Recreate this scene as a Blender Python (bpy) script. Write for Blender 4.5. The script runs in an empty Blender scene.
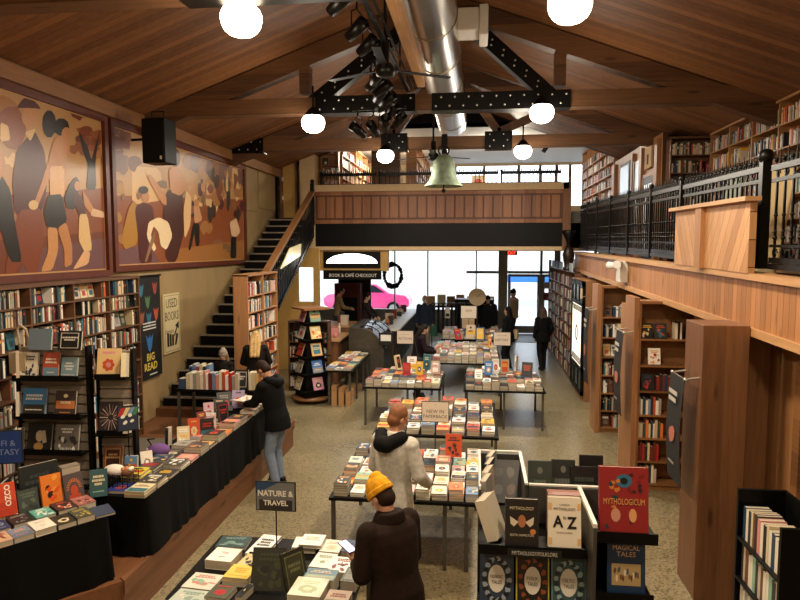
import bpy, math, random
from mathutils import Vector, Matrix, Euler
PI = math.pi
R = math.radians
sc = bpy.context.scene
C = sc.collection
H = 3.3

# ------------------------------------------------------------ camera
YAW, PITCH, FPX = 0.119347, 0.081072, 640.0
cd = bpy.data.cameras.new('camera'); cam = bpy.data.objects.new('camera', cd); C.objects.link(cam)
cam.location = (0, 0, H); cam.rotation_euler = (PI/2 - PITCH, 0, YAW)
cd.sensor_width = 36; cd.lens = FPX/800*36; cd.clip_end = 200
sc.camera = cam
# ------------------------------------------------------------ world, exposure
w = bpy.data.worlds.new('world'); sc.world = w; w.use_nodes = True
bg = w.node_tree.nodes['Background']
bg.inputs[0].default_value = (0.80, 0.90, 1.0, 1); bg.inputs[1].default_value = 3.0
sc.view_settings.view_transform = 'Standard'; sc.view_settings.look = 'None'
sc.view_settings.exposure = 0.35; sc.view_settings.gamma = 1.0; sc.view_settings.use_curve_mapping = False
WARM = (1.0, 0.79, 0.55); WHITE = (1.0, 0.88, 0.72)
LAMPS = [  # x, y, z, colour, watts
    (-2.04, 5.5, 5.27, WARM, 120), (0.73, 5.5, 5.27, WARM, 120),
    (-2.5, 9.72, 5.2, WHITE, 120), (0.92, 9.72, 5.27, WHITE, 120),
    (-1.9, 13.3, 5.2, WHITE, 110), (0.9, 13.3, 5.24, WHITE, 110),
    (-2.1, 1.9, 5.3, WARM, 70), (0.8, 1.9, 5.3, WARM, 60),
    (-2.1, -1.7, 5.3, WARM, 30), (0.8, -1.7, 5.3, WARM, 30)]

# camera maths, used only to read real positions off known planes
def _ray(u, v):
    cp, sp, cy, sy = math.cos(PITCH), math.sin(PITCH), math.cos(YAW), math.sin(YAW)
    f = Vector((-sy*cp, cy*cp, -sp)); r = Vector((cy, sy, 0)); up = r.cross(f)
    return f + r*((u-400)/FPX) + up*((300-v)/FPX)
def atz(u, v, z): d = _ray(u, v); t = (z-H)/d.z; return Vector((d.x*t, d.y*t, z))
def atx(u, v, x): d = _ray(u, v); t = x/d.x; return Vector((x, d.y*t, H+d.z*t))
def aty(u, v, y): d = _ray(u, v); t = y/d.y; return Vector((d.x*t, y, H+d.z*t))

# ------------------------------------------------------------ helpers
def lin(c):
    if isinstance(c, str):
        c = c.lstrip('#'); c = [int(c[i:i+2], 16)/255 for i in (0, 2, 4)]
    return tuple(((x/12.92) if x <= .04045 else ((x+.055)/1.055)**2.4) for x in c[:3])

class MB:
    def __init__(s): s.v = []; s.f = []; s.c = []; s.sm = []
    def add(s, vs, fs, col=None, M=None, smooth=False):
        n = len(s.v)
        if M is not None: vs = [M @ Vector(p) for p in vs]
        s.v += [tuple(p) for p in vs]
        cc = lin(col) if col is not None else (1, 1, 1)
        for f in fs: s.f.append(tuple(i+n for i in f)); s.c.append(cc); s.sm.append(smooth)
        return s
    def box(s, x0, y0, z0, x1, y1, z1, col=None, M=None):
        vs = [(x0,y0,z0),(x1,y0,z0),(x1,y1,z0),(x0,y1,z0),(x0,y0,z1),(x1,y0,z1),(x1,y1,z1),(x0,y1,z1)]
        return s.add(vs, [(0,3,2,1),(4,5,6,7),(0,1,5,4),(1,2,6,5),(2,3,7,6),(3,0,4,7)], col, M)
    def bar(s, p, q, wd, ht, col=None, up=(0,0,1)):
        p = Vector(p); q = Vector(q); d = (q-p); L = d.length; d.normalize()
        u = Vector(up); x = d.cross(u)
        if x.length < 1e-4: x = d.cross(Vector((1,0,0)))
        x.normalize(); u = x.cross(d)
        M = Matrix((( x.x, d.x, u.x, p.x),(x.y, d.y, u.y, p.y),(x.z, d.z, u.z, p.z),(0,0,0,1)))
        return s.box(-wd/2, 0, -ht/2, wd/2, L, ht/2, col, M)
    def tube(s, p, q, r0, r1=None, n=10, col=None, caps=True, smooth=True):
        r1 = r0 if r1 is None else r1
        p = Vector(p); q = Vector(q); d = (q-p).normalized()
        a = d.cross(Vector((0,0,1)));
        if a.length < 1e-3: a = Vector((1,0,0))
        a.normalize(); b = d.cross(a)
        vs = []
        for c, r in ((p, r0), (q, r1)):
            for i in range(n):
                t = 2*PI*i/n; vs.append(c + a*(r*math.cos(t)) + b*(r*math.sin(t)))
        s.add(vs, [(i, (i+1)%n, n+(i+1)%n, n+i) for i in range(n)], col, None, smooth)
        if caps: s.add(vs, [tuple(range(n-1,-1,-1)), tuple(range(n, 2*n))], col)
        return s
    def path(s, pts, r, n=6, col=None):
        for a, b in zip(pts, pts[1:]): s.tube(a, b, r, r, n, col)
        return s
    def lathe(s, prof, o=(0,0,0), n=20, col=None, M=None, smooth=True):
        vs = []
        for r, z in prof:
            for i in range(n):
                t = 2*PI*i/n; vs.append((o[0]+r*math.cos(t), o[1]+r*math.sin(t), o[2]+z))
        fs = []
        for k in range(len(prof)-1):
            for i in range(n): fs.append((k*n+i, k*n+(i+1)%n, (k+1)*n+(i+1)%n, (k+1)*n+i))
        return s.add(vs, fs, col, M, smooth)
    def ball(s, c, r, n=12, m=8, col=None, sc3=(1,1,1), M=None):
        prof = [(max(1e-4, r*math.sin(PI*k/m)), -r*math.cos(PI*k/m)) for k in range(m+1)]
        vs = []
        for a, z in prof:
            for i in range(n):
                t = 2*PI*i/n; vs.append((c[0]+a*math.cos(t)*sc3[0], c[1]+a*math.sin(t)*sc3[1], c[2]+z*sc3[2]))
        fs = [(k*n+i, k*n+(i+1)%n, (k+1)*n+(i+1)%n, (k+1)*n+i) for k in range(m) for i in range(n)]
        return s.add(vs, fs, col, M, True)
    def prism(s, poly, z0, z1, col=None, M=None):
        n = len(poly); vs = [(x,y,z0) for x,y in poly]+[(x,y,z1) for x,y in poly]
        return s.add(vs, [tuple(range(n-1,-1,-1)), tuple(range(n,2*n))]+[(i,(i+1)%n,n+(i+1)%n,n+i) for i in range(n)], col, M)
    def text(s, t, cx, cy, z, wmax, hgt, col, M=None, th=.0006):
        vs, fs, x0, x1, y0, y1 = glyphs(t)
        k = hgt/max(1e-5, (y1-y0)); kx = min(k, wmax/max(1e-5, (x1-x0)))
        mx, my = (x0+x1)/2, (y0+y1)/2
        T = Matrix.Translation((cx, cy, z)) @ Matrix.Diagonal((kx, k, th, 1)) @ Matrix.Translation((-mx, -my, 0))
        return s.add(vs, fs, col, T if M is None else M @ T)
    def build(s, name, mat, parent=None, origin=None, bevel=0):
        me = bpy.data.meshes.new(name)
        o3 = Vector(origin) if origin is not None else Vector((0,0,0))
        if parent is not None and origin is None: o3 = Vector(parent.get('_o', (0,0,0)))
        me.from_pydata([(p[0]-o3.x, p[1]-o3.y, p[2]-o3.z) for p in s.v], [], s.f)
        me.materials.append(mat)
        ca = me.color_attributes.new('Col', 'FLOAT_COLOR', 'CORNER')
        buf = []
        for p, c in zip(me.polygons, s.c): buf += [c[0], c[1], c[2], 1.0]*p.loop_total
        ca.data.foreach_set('color', buf)
        me.polygons.foreach_set('use_smooth', s.sm)
        me.update()
        o = bpy.data.objects.new(name, me); C.objects.link(o)
        if parent is not None: o.parent = parent
        elif origin is not None: o.location = o3
        if bevel:
            m = o.modifiers.new('bevel', 'BEVEL'); m.width = bevel; m.segments = 2; m.limit_method = 'ANGLE'
        return o
_gl = {}
def glyphs(t):
    if t not in _gl:
        cu = bpy.data.curves.new('t', 'FONT'); cu.body = t.lstrip('*'); cu.offset = .03 if t[0] == '*' else 0; cu.size = 1; cu.extrude = .5; cu.resolution_u = 2
        ob = bpy.data.objects.new('t', cu); C.objects.link(ob); bpy.context.view_layer.update()
        me = bpy.data.meshes.new_from_object(ob.evaluated_get(bpy.context.evaluated_depsgraph_get()))
        vs = [tuple(v.co) for v in me.vertices]; fs = [tuple(p.vertices) for p in me.polygons]
        bpy.data.objects.remove(ob); bpy.data.meshes.remove(me); bpy.data.curves.remove(cu)
        xs = [v[0] for v in vs] or [0, 1]; ys = [v[1] for v in vs] or [0, 1]
        _gl[t] = (vs, fs, min(xs), max(xs), min(ys), max(ys))
    return _gl[t]
def tag(o, label=None, cat=None, group=None, kind=None):
    if label: o['label'] = label
    if cat: o['category'] = cat
    if group: o['group'] = group
    if kind: o['kind'] = kind
    return o
def thing(name, label, cat, loc=(0,0,0), rz=0, group=None):
    o = bpy.data.objects.new(name, None); C.objects.link(o); o.location = loc; o.rotation_euler = (0,0,rz)
    o.empty_display_size = .05
    return tag(o, label, cat, group)
CURG = [None]
def world_thing(name, label, cat, base, group=None):   # children authored in world coordinates
    o = thing(name, label, cat, base, 0, group); o['_o'] = tuple(base); return o
def struct(name, mb, mat, parent=None, bevel=0):
    o = mb.build(name, mat, parent, bevel=bevel)
    if parent is None: o['kind'] = 'structure'
    return o

# ------------------------------------------------------------ materials
def newmat(name):
    m = bpy.data.materials.new(name); m.use_nodes = True
    return m, m.node_tree, m.node_tree.nodes['Principled BSDF']
def vcol(name, rough=.6, metal=0., noise=0., coat=0.):
    m, nt, b = newmat(name)
    a = nt.nodes.new('ShaderNodeAttribute'); a.attribute_name = 'Col'
    b.inputs['Roughness'].default_value = rough; b.inputs['Metallic'].default_value = metal
    b.inputs['Coat Weight'].default_value = coat
    if noise:
        tc = nt.nodes.new('ShaderNodeTexCoord'); n = nt.nodes.new('ShaderNodeTexNoise'); n.inputs['Scale'].default_value = 60
        mr = nt.nodes.new('ShaderNodeMapRange'); mr.inputs[3].default_value = 1-noise; mr.inputs[4].default_value = 1+noise
        mx = nt.nodes.new('ShaderNodeVectorMath'); mx.operation = 'MULTIPLY'
        nt.links.new(tc.outputs['Object'], n.inputs['Vector']); nt.links.new(n.outputs[0], mr.inputs[0])
        nt.links.new(a.outputs['Color'], mx.inputs[0]); nt.links.new(mr.outputs[0], mx.inputs[1])
        nt.links.new(mx.outputs[0], b.inputs['Base Color'])
    else: nt.links.new(a.outputs['Color'], b.inputs['Base Color'])
    return m
def plain(name, col, rough=.6, metal=0., noise=.12, scale=12., bump=0., coat=0., aniso=None):
    m, nt, b = newmat(name); c = lin(col)
    tc = nt.nodes.new('ShaderNodeTexCoord'); mp = nt.nodes.new('ShaderNodeMapping')
    if aniso: mp.inputs['Scale'].default_value = aniso
    n = nt.nodes.new('ShaderNodeTexNoise'); n.inputs['Scale'].default_value = scale; n.inputs['Detail'].default_value = 4
    cr = nt.nodes.new('ShaderNodeValToRGB')
    cr.color_ramp.elements[0].position = .3; cr.color_ramp.elements[1].position = .7
    cr.color_ramp.elements[0].color = tuple(x*(1-noise) for x in c)+(1,); cr.color_ramp.elements[1].color = tuple(min(1, x*(1+noise)) for x in c)+(1,)
    nt.links.new(tc.outputs['Object'], mp.inputs[0]); nt.links.new(mp.outputs[0], n.inputs['Vector'])
    nt.links.new(n.outputs[0], cr.inputs[0]); nt.links.new(cr.outputs[0], b.inputs['Base Color'])
    if max(c) < .03 and not metal: b.inputs['Specular IOR Level'].default_value = .18
    b.inputs['Roughness'].default_value = rough; b.inputs['Metallic'].default_value = metal; b.inputs['Coat Weight'].default_value = coat
    if bump:
        bp = nt.nodes.new('ShaderNodeBump'); bp.inputs['Strength'].default_value = bump; bp.inputs['Distance'].default_value = .01
        nt.links.new(n.outputs[0], bp.inputs['Height']); nt.links.new(bp.outputs[0], b.inputs['Normal'])
    return m
def wood(name, c1, c2, across='x', along='z', width=.14, rough=.5, groove=.006, knots=True, coat=0., dsign=1):
    # boards of one width laid side by side, each with its own tone, long grain and a few knots
    m, nt, b = newmat(name); N = nt.nodes.new; L = nt.links.new
    tc = N('ShaderNodeTexCoord'); sx = N('ShaderNodeSeparateXYZ'); L(tc.outputs['Object'], sx.inputs[0])
    if across == 'diag':
        ad = N('ShaderNodeMath'); ad.operation = 'MULTIPLY_ADD'; L(sx.outputs['Z'], ad.inputs[0]); ad.inputs[1].default_value = .6*dsign; L(sx.outputs['Y'], ad.inputs[2]); ac = ad.outputs[0]
    else: ac = sx.outputs[across.upper()]
    def mth(op, a, bb=None, v=None):
        k = N('ShaderNodeMath'); k.operation = op; L(a, k.inputs[0])
        if bb is not None: L(bb, k.inputs[1])
        if v is not None: k.inputs[1].default_value = v
        return k.outputs[0]
    t = mth('DIVIDE', ac, v=width); fl = mth('FLOOR', t); fr = mth('FRACT', t)
    wn = N('ShaderNodeTexWhiteNoise'); wn.noise_dimensions = '1D'; L(fl, wn.inputs['W'])
    off = N('ShaderNodeVectorMath'); off.operation = 'MULTIPLY_ADD'; L(wn.outputs['Color'], off.inputs[0]); off.inputs[1].default_value = (7,7,7); L(tc.outputs['Object'], off.inputs[2])
    mp = N('ShaderNodeMapping'); s3 = [18, 18, 18]; s3['xyz'.index(along)] = 1.3; mp.inputs['Scale'].default_value = s3
    L(off.outputs[0], mp.inputs[0])
    n = N('ShaderNodeTexNoise'); n.inputs['Scale'].default_value = 1.6; n.inputs['Detail'].default_value = 5; n.inputs['Distortion'].default_value = .6
    L(mp.outputs[0], n.inputs['Vector'])
    ad = mth('ADD', mth('MULTIPLY', n.outputs[0], v=.75), mth('MULTIPLY', wn.outputs['Value'], v=.5))
    cr = N('ShaderNodeValToRGB'); cr.color_ramp.elements[0].position = .3; cr.color_ramp.elements[1].position = .95
    cr.color_ramp.elements[0].color = lin(c1)+(1,); cr.color_ramp.elements[1].color = lin(c2)+(1,)
    L(ad, cr.inputs[0]); col = cr.outputs[0]
    if knots:
        m2 = N('ShaderNodeMapping'); k3 = [7, 7, 7]; k3['xyz'.index(along)] = 1.8; m2.inputs['Scale'].default_value = k3; L(off.outputs[0], m2.inputs[0])
        vo = N('ShaderNodeTexVoronoi'); vo.inputs['Scale'].default_value = .8; L(m2.outputs[0], vo.inputs['Vector'])
        lt = N('ShaderNodeMapRange'); lt.inputs[1].default_value = .08; lt.inputs[2].default_value = .18; lt.inputs[3].default_value = .45; lt.inputs[4].default_value = 1; L(vo.outputs['Distance'], lt.inputs[0])
        vm = N('ShaderNodeVectorMath'); vm.operation = 'MULTIPLY'; L(col, vm.inputs[0]); L(lt.outputs[0], vm.inputs[1]); col = vm.outputs[0]
    if groove:
        g = mth('LESS_THAN', fr, v=groove/width)
        mx = N('ShaderNodeMix'); mx.data_type = 'RGBA'; mx.inputs[7].default_value = tuple(x*.22 for x in lin(c1))+(1,)
        L(g, mx.inputs[0]); L(col, mx.inputs[6]); col = mx.outputs[2]
    L(col, b.inputs['Base Color']); b.inputs['Roughness'].default_value = rough; b.inputs['Coat Weight'].default_value = coat
    return m
def emis(name, col, st):
    m, nt, b = newmat(name); b.inputs['Base Color'].default_value = lin(col)+(1,)
    b.inputs['Emission Color'].default_value = (col[0], col[1], col[2], 1) if not isinstance(col, str) else lin(col)+(1,)
    b.inputs['Emission Strength'].default_value = st; return m
M = dict(
    print=vcol('printed_paper', .45), matte=vcol('painted_matte', .75), gloss=vcol('painted_gloss', .25), cloth=vcol('woven_cloth', .92, noise=.15),
    steelv=vcol('coated_metal', .4, .6),
    paper=plain('page_block', '#b9af9b', .85, noise=.12, scale=160, aniso=(1,1,6)),  # page tone greyed, shade of the page sides put into colour
    pine=wood('pine_boards', '#93643a', '#b88150', 'y', 'z', .105),
    pine_x=wood('pine_boards_facing', '#664228', '#8f623f', 'x', 'z', .2, groove=0),  # darkened pine: shade on the column face put into the colour
    pine_s=wood('pine_side', '#8d6240', '#b98758', 'y', 'z', .25, groove=0),
    pine_d=wood('pine_diagonal', '#a47449', '#cb9c6b', 'diag', 'z', .15, knots=False), pine_d2=wood('pine_diagonal_left', '#a47449', '#cb9c6b', 'diag', 'z', .15, knots=False, dsign=-1),
    pine_trim=wood('pine_trim', '#9a7048', '#c79b6c', 'z', 'y', .3, groove=0, knots=False),
    shelf=wood('shelf_wood', '#6e4a2d', '#96693f', 'z', 'y', .3, groove=0, knots=False),
    shelf_dark=wood('walnut_shelf', '#4a3020', '#6d4a30', 'z', 'y', .3, groove=0, knots=False),
    beam=wood('old_beam', '#4c321f', '#7d5838', 'z', 'x', .3, groove=0),
    ceil=wood('ceiling_boards', '#5d381c', '#8c5c33', 'y', 'x', .13, rough=.6, groove=.005, knots=False),
    stage=wood('stage_boards', '#5c3821', '#825637', 'z', 'y', .45, groove=0),
    ply=plain('pale_wall_panel', '#9b835a', .6, noise=.1, scale=3, aniso=(1,1,.3)),
    ypaint=plain('ochre_paint', '#b8924f', .6, noise=.06),
    cream=plain('cream_paint', '#cdb288', .6, noise=.05),
    redwood=wood('redwood_panelling', '#7a4a2e', '#a06d48', 'x', 'z', .3, groove=0, knots=False),
    iron=plain('black_iron', '#0d0d0c', .38, .5, noise=.3, scale=30),
    steel=plain('galvanised_steel', '#b9b4aa', .28, 1., noise=.12, scale=3, aniso=(1,.15,1)),
    grey=plain('grey_steel', '#5c5a55', .4, .5), black=plain('black_paint', '#070707', .5, noise=.2),
    cloth_b=plain('black_cloth', '#040404', .95, noise=.3, scale=5, bump=.2), darkred=plain('dark_red_door', '#30140c', .5),
    conc=plain('pavement', '#a8a8a8', .8), glow_sign=emis('lit_panel', (1., .95, .85), 5.),
    carpet=plain('grey_carpet', '#6e675a', .95, noise=.2, scale=120), white=plain('white_paint', '#d9d6ce', .5, noise=.03),
    verdigris=plain('green_patina', '#8a9a82', .6, .3, noise=.3, scale=9), bolt=plain('bolt_steel', '#b5b2aa', .35, .8),
    alu=plain('door_aluminium', '#77787a', .4, .4),
)
def glassmat(name, col=(1,1,1), rough=.02):
    m, nt, b = newmat(name); b.inputs['Transmission Weight'].default_value = 1; b.inputs['Base Color'].default_value = col+(1,)
    b.inputs['Roughness'].default_value = rough; b.inputs['IOR'].default_value = 1.05; return m
M['glass'] = glassmat('window_glass')
# terrazzo floor
def terrazzo():
    m, nt, b = newmat('terrazzo'); N = nt.nodes.new; L = nt.links.new
    tc = N('ShaderNodeTexCoord'); v = N('ShaderNodeTexVoronoi'); v.inputs['Scale'].default_value = 55; L(tc.outputs['Object'], v.inputs['Vector'])
    cr = N('ShaderNodeValToRGB'); cr.color_ramp.elements[0].color = lin('#5a503a')+(1,); cr.color_ramp.elements[1].color = lin('#988c6e')+(1,)
    e = cr.color_ramp.elements.new(.35); e.color = lin('#83785a')+(1,); cr.color_ramp.elements[1].position = .35
    sp = N('ShaderNodeSeparateColor'); L(v.outputs['Color'], sp.inputs[0]); L(sp.outputs[0], cr.inputs[0])
    n = N('ShaderNodeTexNoise'); n.inputs['Scale'].default_value = .7; n.inputs['Detail'].default_value = 5; L(tc.outputs['Object'], n.inputs['Vector'])
    mr = N('ShaderNodeMapRange'); mr.inputs[1].default_value = .3; mr.inputs[2].default_value = .7; mr.inputs[3].default_value = .8; mr.inputs[4].default_value = 1.12; L(n.outputs[0], mr.inputs[0])
    vm = N('ShaderNodeVectorMath'); vm.operation = 'MULTIPLY'; L(cr.outputs[0], vm.inputs[0]); L(mr.outputs[0], vm.inputs[1])
    L(vm.outputs[0], b.inputs['Base Color']); r2 = N('ShaderNodeMapRange'); r2.inputs[3].default_value = .2; r2.inputs[4].default_value = .42; L(n.outputs[0], r2.inputs[0])
    L(r2.outputs[0], b.inputs['Roughness']); return m
M['terrazzo'] = terrazzo()

# ============================================================ SETTING
XL, XR, XRID = -5.45, 4.55, -0.6
def zroof(x): return 5.4 + .366*(x+5.4) if x < XRID else 5.4 + .366*(4.2-x)*1.0
ZR = zroof(XRID)
YB, YG, YF = -4.0, 17.0, 25.0
fl = MB().box(-7.5, YB, -.1, 5.5, YF, 0); struct('floor', fl, M['terrazzo'])
struct('floor_sidewalk', MB().box(-25, YF+.01, -.25, 30, 60, -.08), M['conc'])
# roof slopes (solid boards)
rb = MB()
zl, zr_ = zroof(-5.75), zroof(4.9)
for (xa, za, xb, zb) in ((-5.75, zl, XRID, ZR), (XRID, ZR, 4.9, zr_)):
    rb.add([(xa,YB,za),(xb,YB,zb),(xb,17.3,zb),(xa,17.3,za),(xa,YB,za+.15),(xb,YB,zb+.15),(xb,17.3,zb+.15),(xa,17.3,za+.15)],
           [(0,3,2,1),(4,5,6,7),(0,1,5,4),(1,2,6,5),(2,3,7,6),(3,0,4,7)])
struct('ceiling', rb, M['ceil'])
# left wall, back wall, right wall
struct('wall_left', MB().box(-5.65, YB, 0, -5.45, 17.3, 5.6), M['ply'])
struct('wall_back', MB().box(-6, YB-.2, -.1, 5, YB, 8), M['cream'])
struct('wall_right', MB().box(4.55, YB, 0, 4.75, YF, 7.0), M['ply'])
struct('wall_left_cafe', MB().box(-7.7, 17.0, 0, -7.5, YF, 7.0).box(-7.6, 17.02, 0, -5.45, 17.2, 7.0), M['cream'])
# gable over the flat ceiling
g = 0.366; xl = -5.4+(6.5-5.4)/g; xr = 4.2-(6.5-5.4)/g
gab = [(-5.6, 5.33), (-7.5, 5.33), (-7.5, 8.2), (4.7, 8.2), (4.7, 5.22), (xr, 6.5), (xl, 6.5)]
G = Matrix(((1,0,0,0),(0,0,1,0),(0,1,0,0),(0,0,0,1)))
struct('wall_gable', MB().prism(gab, 17.3, 17.45, None, G), M['black'])
struct('ceiling_upper', MB().box(-7.5, 17.3, 6.5, 4.7, YF, 6.6), M['white'])
# balcony slab, black fascia, panelled front
BX0, BX1 = -4.34, 2.18
sl = MB().box(-7.5, 17.2, 3.95, 4.55, YF, 4.25); struct('floor_upper', sl, M['grey'])
struct('ceiling_cafe', MB().box(-7.5, 17.4, 3.22, 4.55, YF, 3.3), M['cream'])
struct('trim_fascia', MB().box(BX0, 17.0, 3.34, 2.3, 17.39, 3.95), M['black'])
struct('trim_tan', MB().box(BX0, 17.0, 3.24, 2.3, 17.39, 3.34), M['cream'])
bf = MB().box(BX0, 17.0, 3.95, BX1, 17.2, 4.8)
struct('wall_balcony', bf, wood('redwood_dark', '#4d2a18', '#6d4028', 'x', 'z', .3, groove=0, knots=False))
bp = MB(); bp.box(BX0, 16.97, 3.95, BX1, 17.0, 4.05); bp.box(BX0, 16.96, 4.7, BX1, 17.0, 4.8)
n = 26
for i in range(n):
    x = BX0 + .05 + (BX1-BX0-.1)*(i+.5)/n
    bp.box(x-.105, 16.965, 4.1, x+.105, 17.0, 4.66)
struct('trim_panels', bp, M['redwood'], bevel=.006)
struct('trim_ledge', MB().box(BX0-.05, 16.9, 4.8, BX1+.15, 17.32, 4.98), M['cream'], bevel=.01)
struct('trim_balcony_post', MB().box(BX1, 16.9, 3.25, BX1+.2, 17.25, 4.98), M['pine_x'])
struct('trim_upper_post', MB().box(-4.75, 16.95, 3.25, -4.34, 17.3, 6.2), M['cream'])
# gallery on the right: front boards that rise a little towards the far end
def gx(y): return 2.5
def gz(y, a, b): return a + (b-a)*(y-5.3)/(17.0-5.3)
Y0g, Y1g = 1.0, 16.9
def gal(x0, x1, za, zb):
    m = MB(); vs = []
    for y in (Y0g, Y1g):
        zb0 = gz(y, *za); zt = gz(y, *zb); vs += [(x0,y,zb0),(x1,y,zb0),(x1,y,zt),(x0,y,zt)]
    return m.add(vs, [(0,1,2,3),(7,6,5,4),(0,4,5,1),(1,5,6,2),(2,6,7,3),(3,7,4,0)])
struct('wall_gallery', gal(2.5, 2.6, (2.56, 2.80), (3.0, 3.16)), M['pine'])
struct('trim_gallery_foot', gal(2.46, 2.62, (2.49, 2.73), (2.56, 2.80)), M['pine_trim'])
struct('trim_gallery_cap', gal(2.44, 2.68, (3.0, 3.16), (3.06, 3.21)), M['pine_trim'])
struct('floor_gallery', gal(2.6, 4.6, (2.56, 2.8), (2.9, 2.96)), M['shelf_dark'])
struct('ceiling_gallery', gal(2.62, 4.55, (2.49, 2.73), (2.55, 2.79)), M['beam'])
# lower right back wall and the alcove with the dark door
struct('wall_lower_right', MB().box(3.5, 1.0, 0, 3.6, YF, 2.9), M['pine'])
struct('wall_alcove', MB().box(2.85, 6.6, 0, 2.95, 8.8, 2.48).box(2.85, 5.95, 0, 2.95, 6.6, 2.48).box(2.48, 6.56, 0, 2.85, 6.6, 2.48).box(2.87, 3.4, 2.2, 2.95, 5.95, 2.5), M['pine_s'])
d1 = MB().box(2.80, 5.83, 0, 2.95, 5.95, 2.28).box(2.80, 4.55, 2.18, 2.95, 5.83, 2.28).box(2.8, 4.45, 0, 2.95, 4.57, 2.28)
dr = struct('door_1', MB().box(2.9, 4.57, 0, 2.94, 5.83, 2.18), M['darkred'])
d1.build('door_frame', M['shelf'], dr)
MB().box(2.87, 5.0, .98, 2.9, 5.04, 1.1).tube((2.86,4.98,1.04),(2.86,5.06,1.04),.012).build('door_handle', M['bolt'], dr)

# ---------------- stage on the left
c0 = atz(127, 580, .42)
st = MB(); e0 = (-3.02, 5.02)
poly = [(-3.02, 10.2), (-5.45, 10.2), (-5.45, 2.0), (-4.9, 2.0), (-4.9, 2.9), e0]
st.prism(poly, 0.0, .42); struct('floor_stage', st, M['stage'])
struct('trim_stage_edge', MB().prism([(-3.0, 10.22), (-3.07, 10.22), (-3.07, 5.05), (-3.0, 5.0)], .30, .432), M['stage'])
struct('floor_stage_carpet', MB().box(-5.44, 5.6, .42, -3.75, 9.0, .426), M['carpet'])
struct('floor_stage_step', MB().box(-5.44, 10.22, 0, -4.3, 10.4, .56), M['stage'])
# ---------------- stairs
sw = MB(); ns = 20
y0s, y1s, z0s, z1s = 10.4, 16.7, .56, 4.05
for i in range(ns):
    ya = y0s+(y1s-y0s)*i/ns; yb = y0s+(y1s-y0s)*(i+1)/ns; z = z0s+(z1s-z0s)*(i+1)/ns
    sw.box(-5.40, ya, z-.22, -4.35, yb+.02, z-.03)
stairs = world_thing('staircase', 'black staircase with steel edged treads climbing along the pale wall', 'staircase', (-4.9, 10.4, .3))
sw.build('treads', M['black'], stairs)
nz = MB()
for i in range(ns):
    ya = y0s+(y1s-y0s)*i/ns; z = z0s+(z1s-z0s)*(i+1)/ns
    nz.box(-5.40, ya-.03, z-.03, -4.37, ya+.03, z)
nz.build('nosings', M['bolt'], stairs)
sg = MB()
sg.add([(-4.3,y0s-.1,z0s),(-4.3,y0s-.1,z0s-.1),(-4.3,y1s,z1s-.45),(-4.3,y1s,z1s+.05),(-4.36,y0s-.1,z0s),(-4.36,y0s-.1,z0s-.1),(-4.36,y1s,z1s-.45),(-4.36,y1s,z1s+.05)],
       [(0,1,2,3),(7,6,5,4),(0,4,5,1),(3,2,6,7),(0,3,7,4),(1,5,6,2)])
sg.build('stringer', M['black'], stairs)
stairs2 = world_thing('stair_railing', 'black iron lattice stair railing with a brown wooden handrail', 'railing', (-4.22, 12.0, 1.1))
ra, rb_ = Vector((-4.22, 12.1, 2.62)), Vector((-4.22, 16.2, 4.72))
MB().bar(ra, rb_, .14, .06).build('handrail', M['shelf'], stairs2)
MB().bar(ra+Vector((0,0,-1.25)), rb_+Vector((0,0,-1.05)), .05, .05).bar(ra+Vector((0,0,-.14)), rb_+Vector((0,0,-.14)), .03, .03).bar(ra+Vector((0,0,-.7)), rb_+Vector((0,0,-.6)), .02, .02).build('rails', M['iron'], stairs2)
lt = MB()
for i in range(34):
    t = i/33; p = ra.lerp(rb_, t); lt.bar(p+Vector((0,0,-1.25)), p, .022, .022)
    if i < 33:
        q = ra.lerp(rb_, (i+1)/33); lt.bar(p+Vector((0,0,-1.2)), q+Vector((0,0,-.7)), .012, .02); lt.bar(p+Vector((0,0,-.68)), q+Vector((0,0,-.3)), .012, .02)
lt.build('balusters', M['iron'], stairs2)
MB().box(-4.27, 12.0, 1.3, -4.17, 12.1, 2.7).ball((-4.22,12.05,2.78),.07).build('newel_post', M['iron'], stairs2)
MB().box(-4.27, 16.2, 3.9, -4.17, 16.3, 4.95).ball((-4.22,16.25,5.0),.06).build('newel_post', M['iron'], stairs2)
# wall cladding strips left of the stair and the upper door
struct('trim_wall_panels', MB().box(-5.45, 14.75, 4.2, -5.42, 15.5, 5.3).box(-5.45, 15.6, 4.3, -5.42, 16.9, 5.9), M['ply'])
d2 = struct('door_2', MB().box(-5.22, 17.0, 4.12, -4.88, 17.05, 5.95), M['ypaint'])
MB().box(-5.3, 16.96, 4.1, -5.22, 17.06, 6.05).box(-4.88, 16.96, 4.1, -4.84, 17.06, 6.05).box(-5.3, 16.96, 5.95, -4.84, 17.06, 6.05).build('door_frame', M['beam'], d2)
MB().box(-5.24,16.95,4.6,-5.2,16.97,4.7).box(-5.24,16.95,5.1,-5.2,16.97,5.2).box(-5.24,16.95,5.7,-5.2,16.97,5.8).build('hinges', M['white'], d2)

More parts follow.
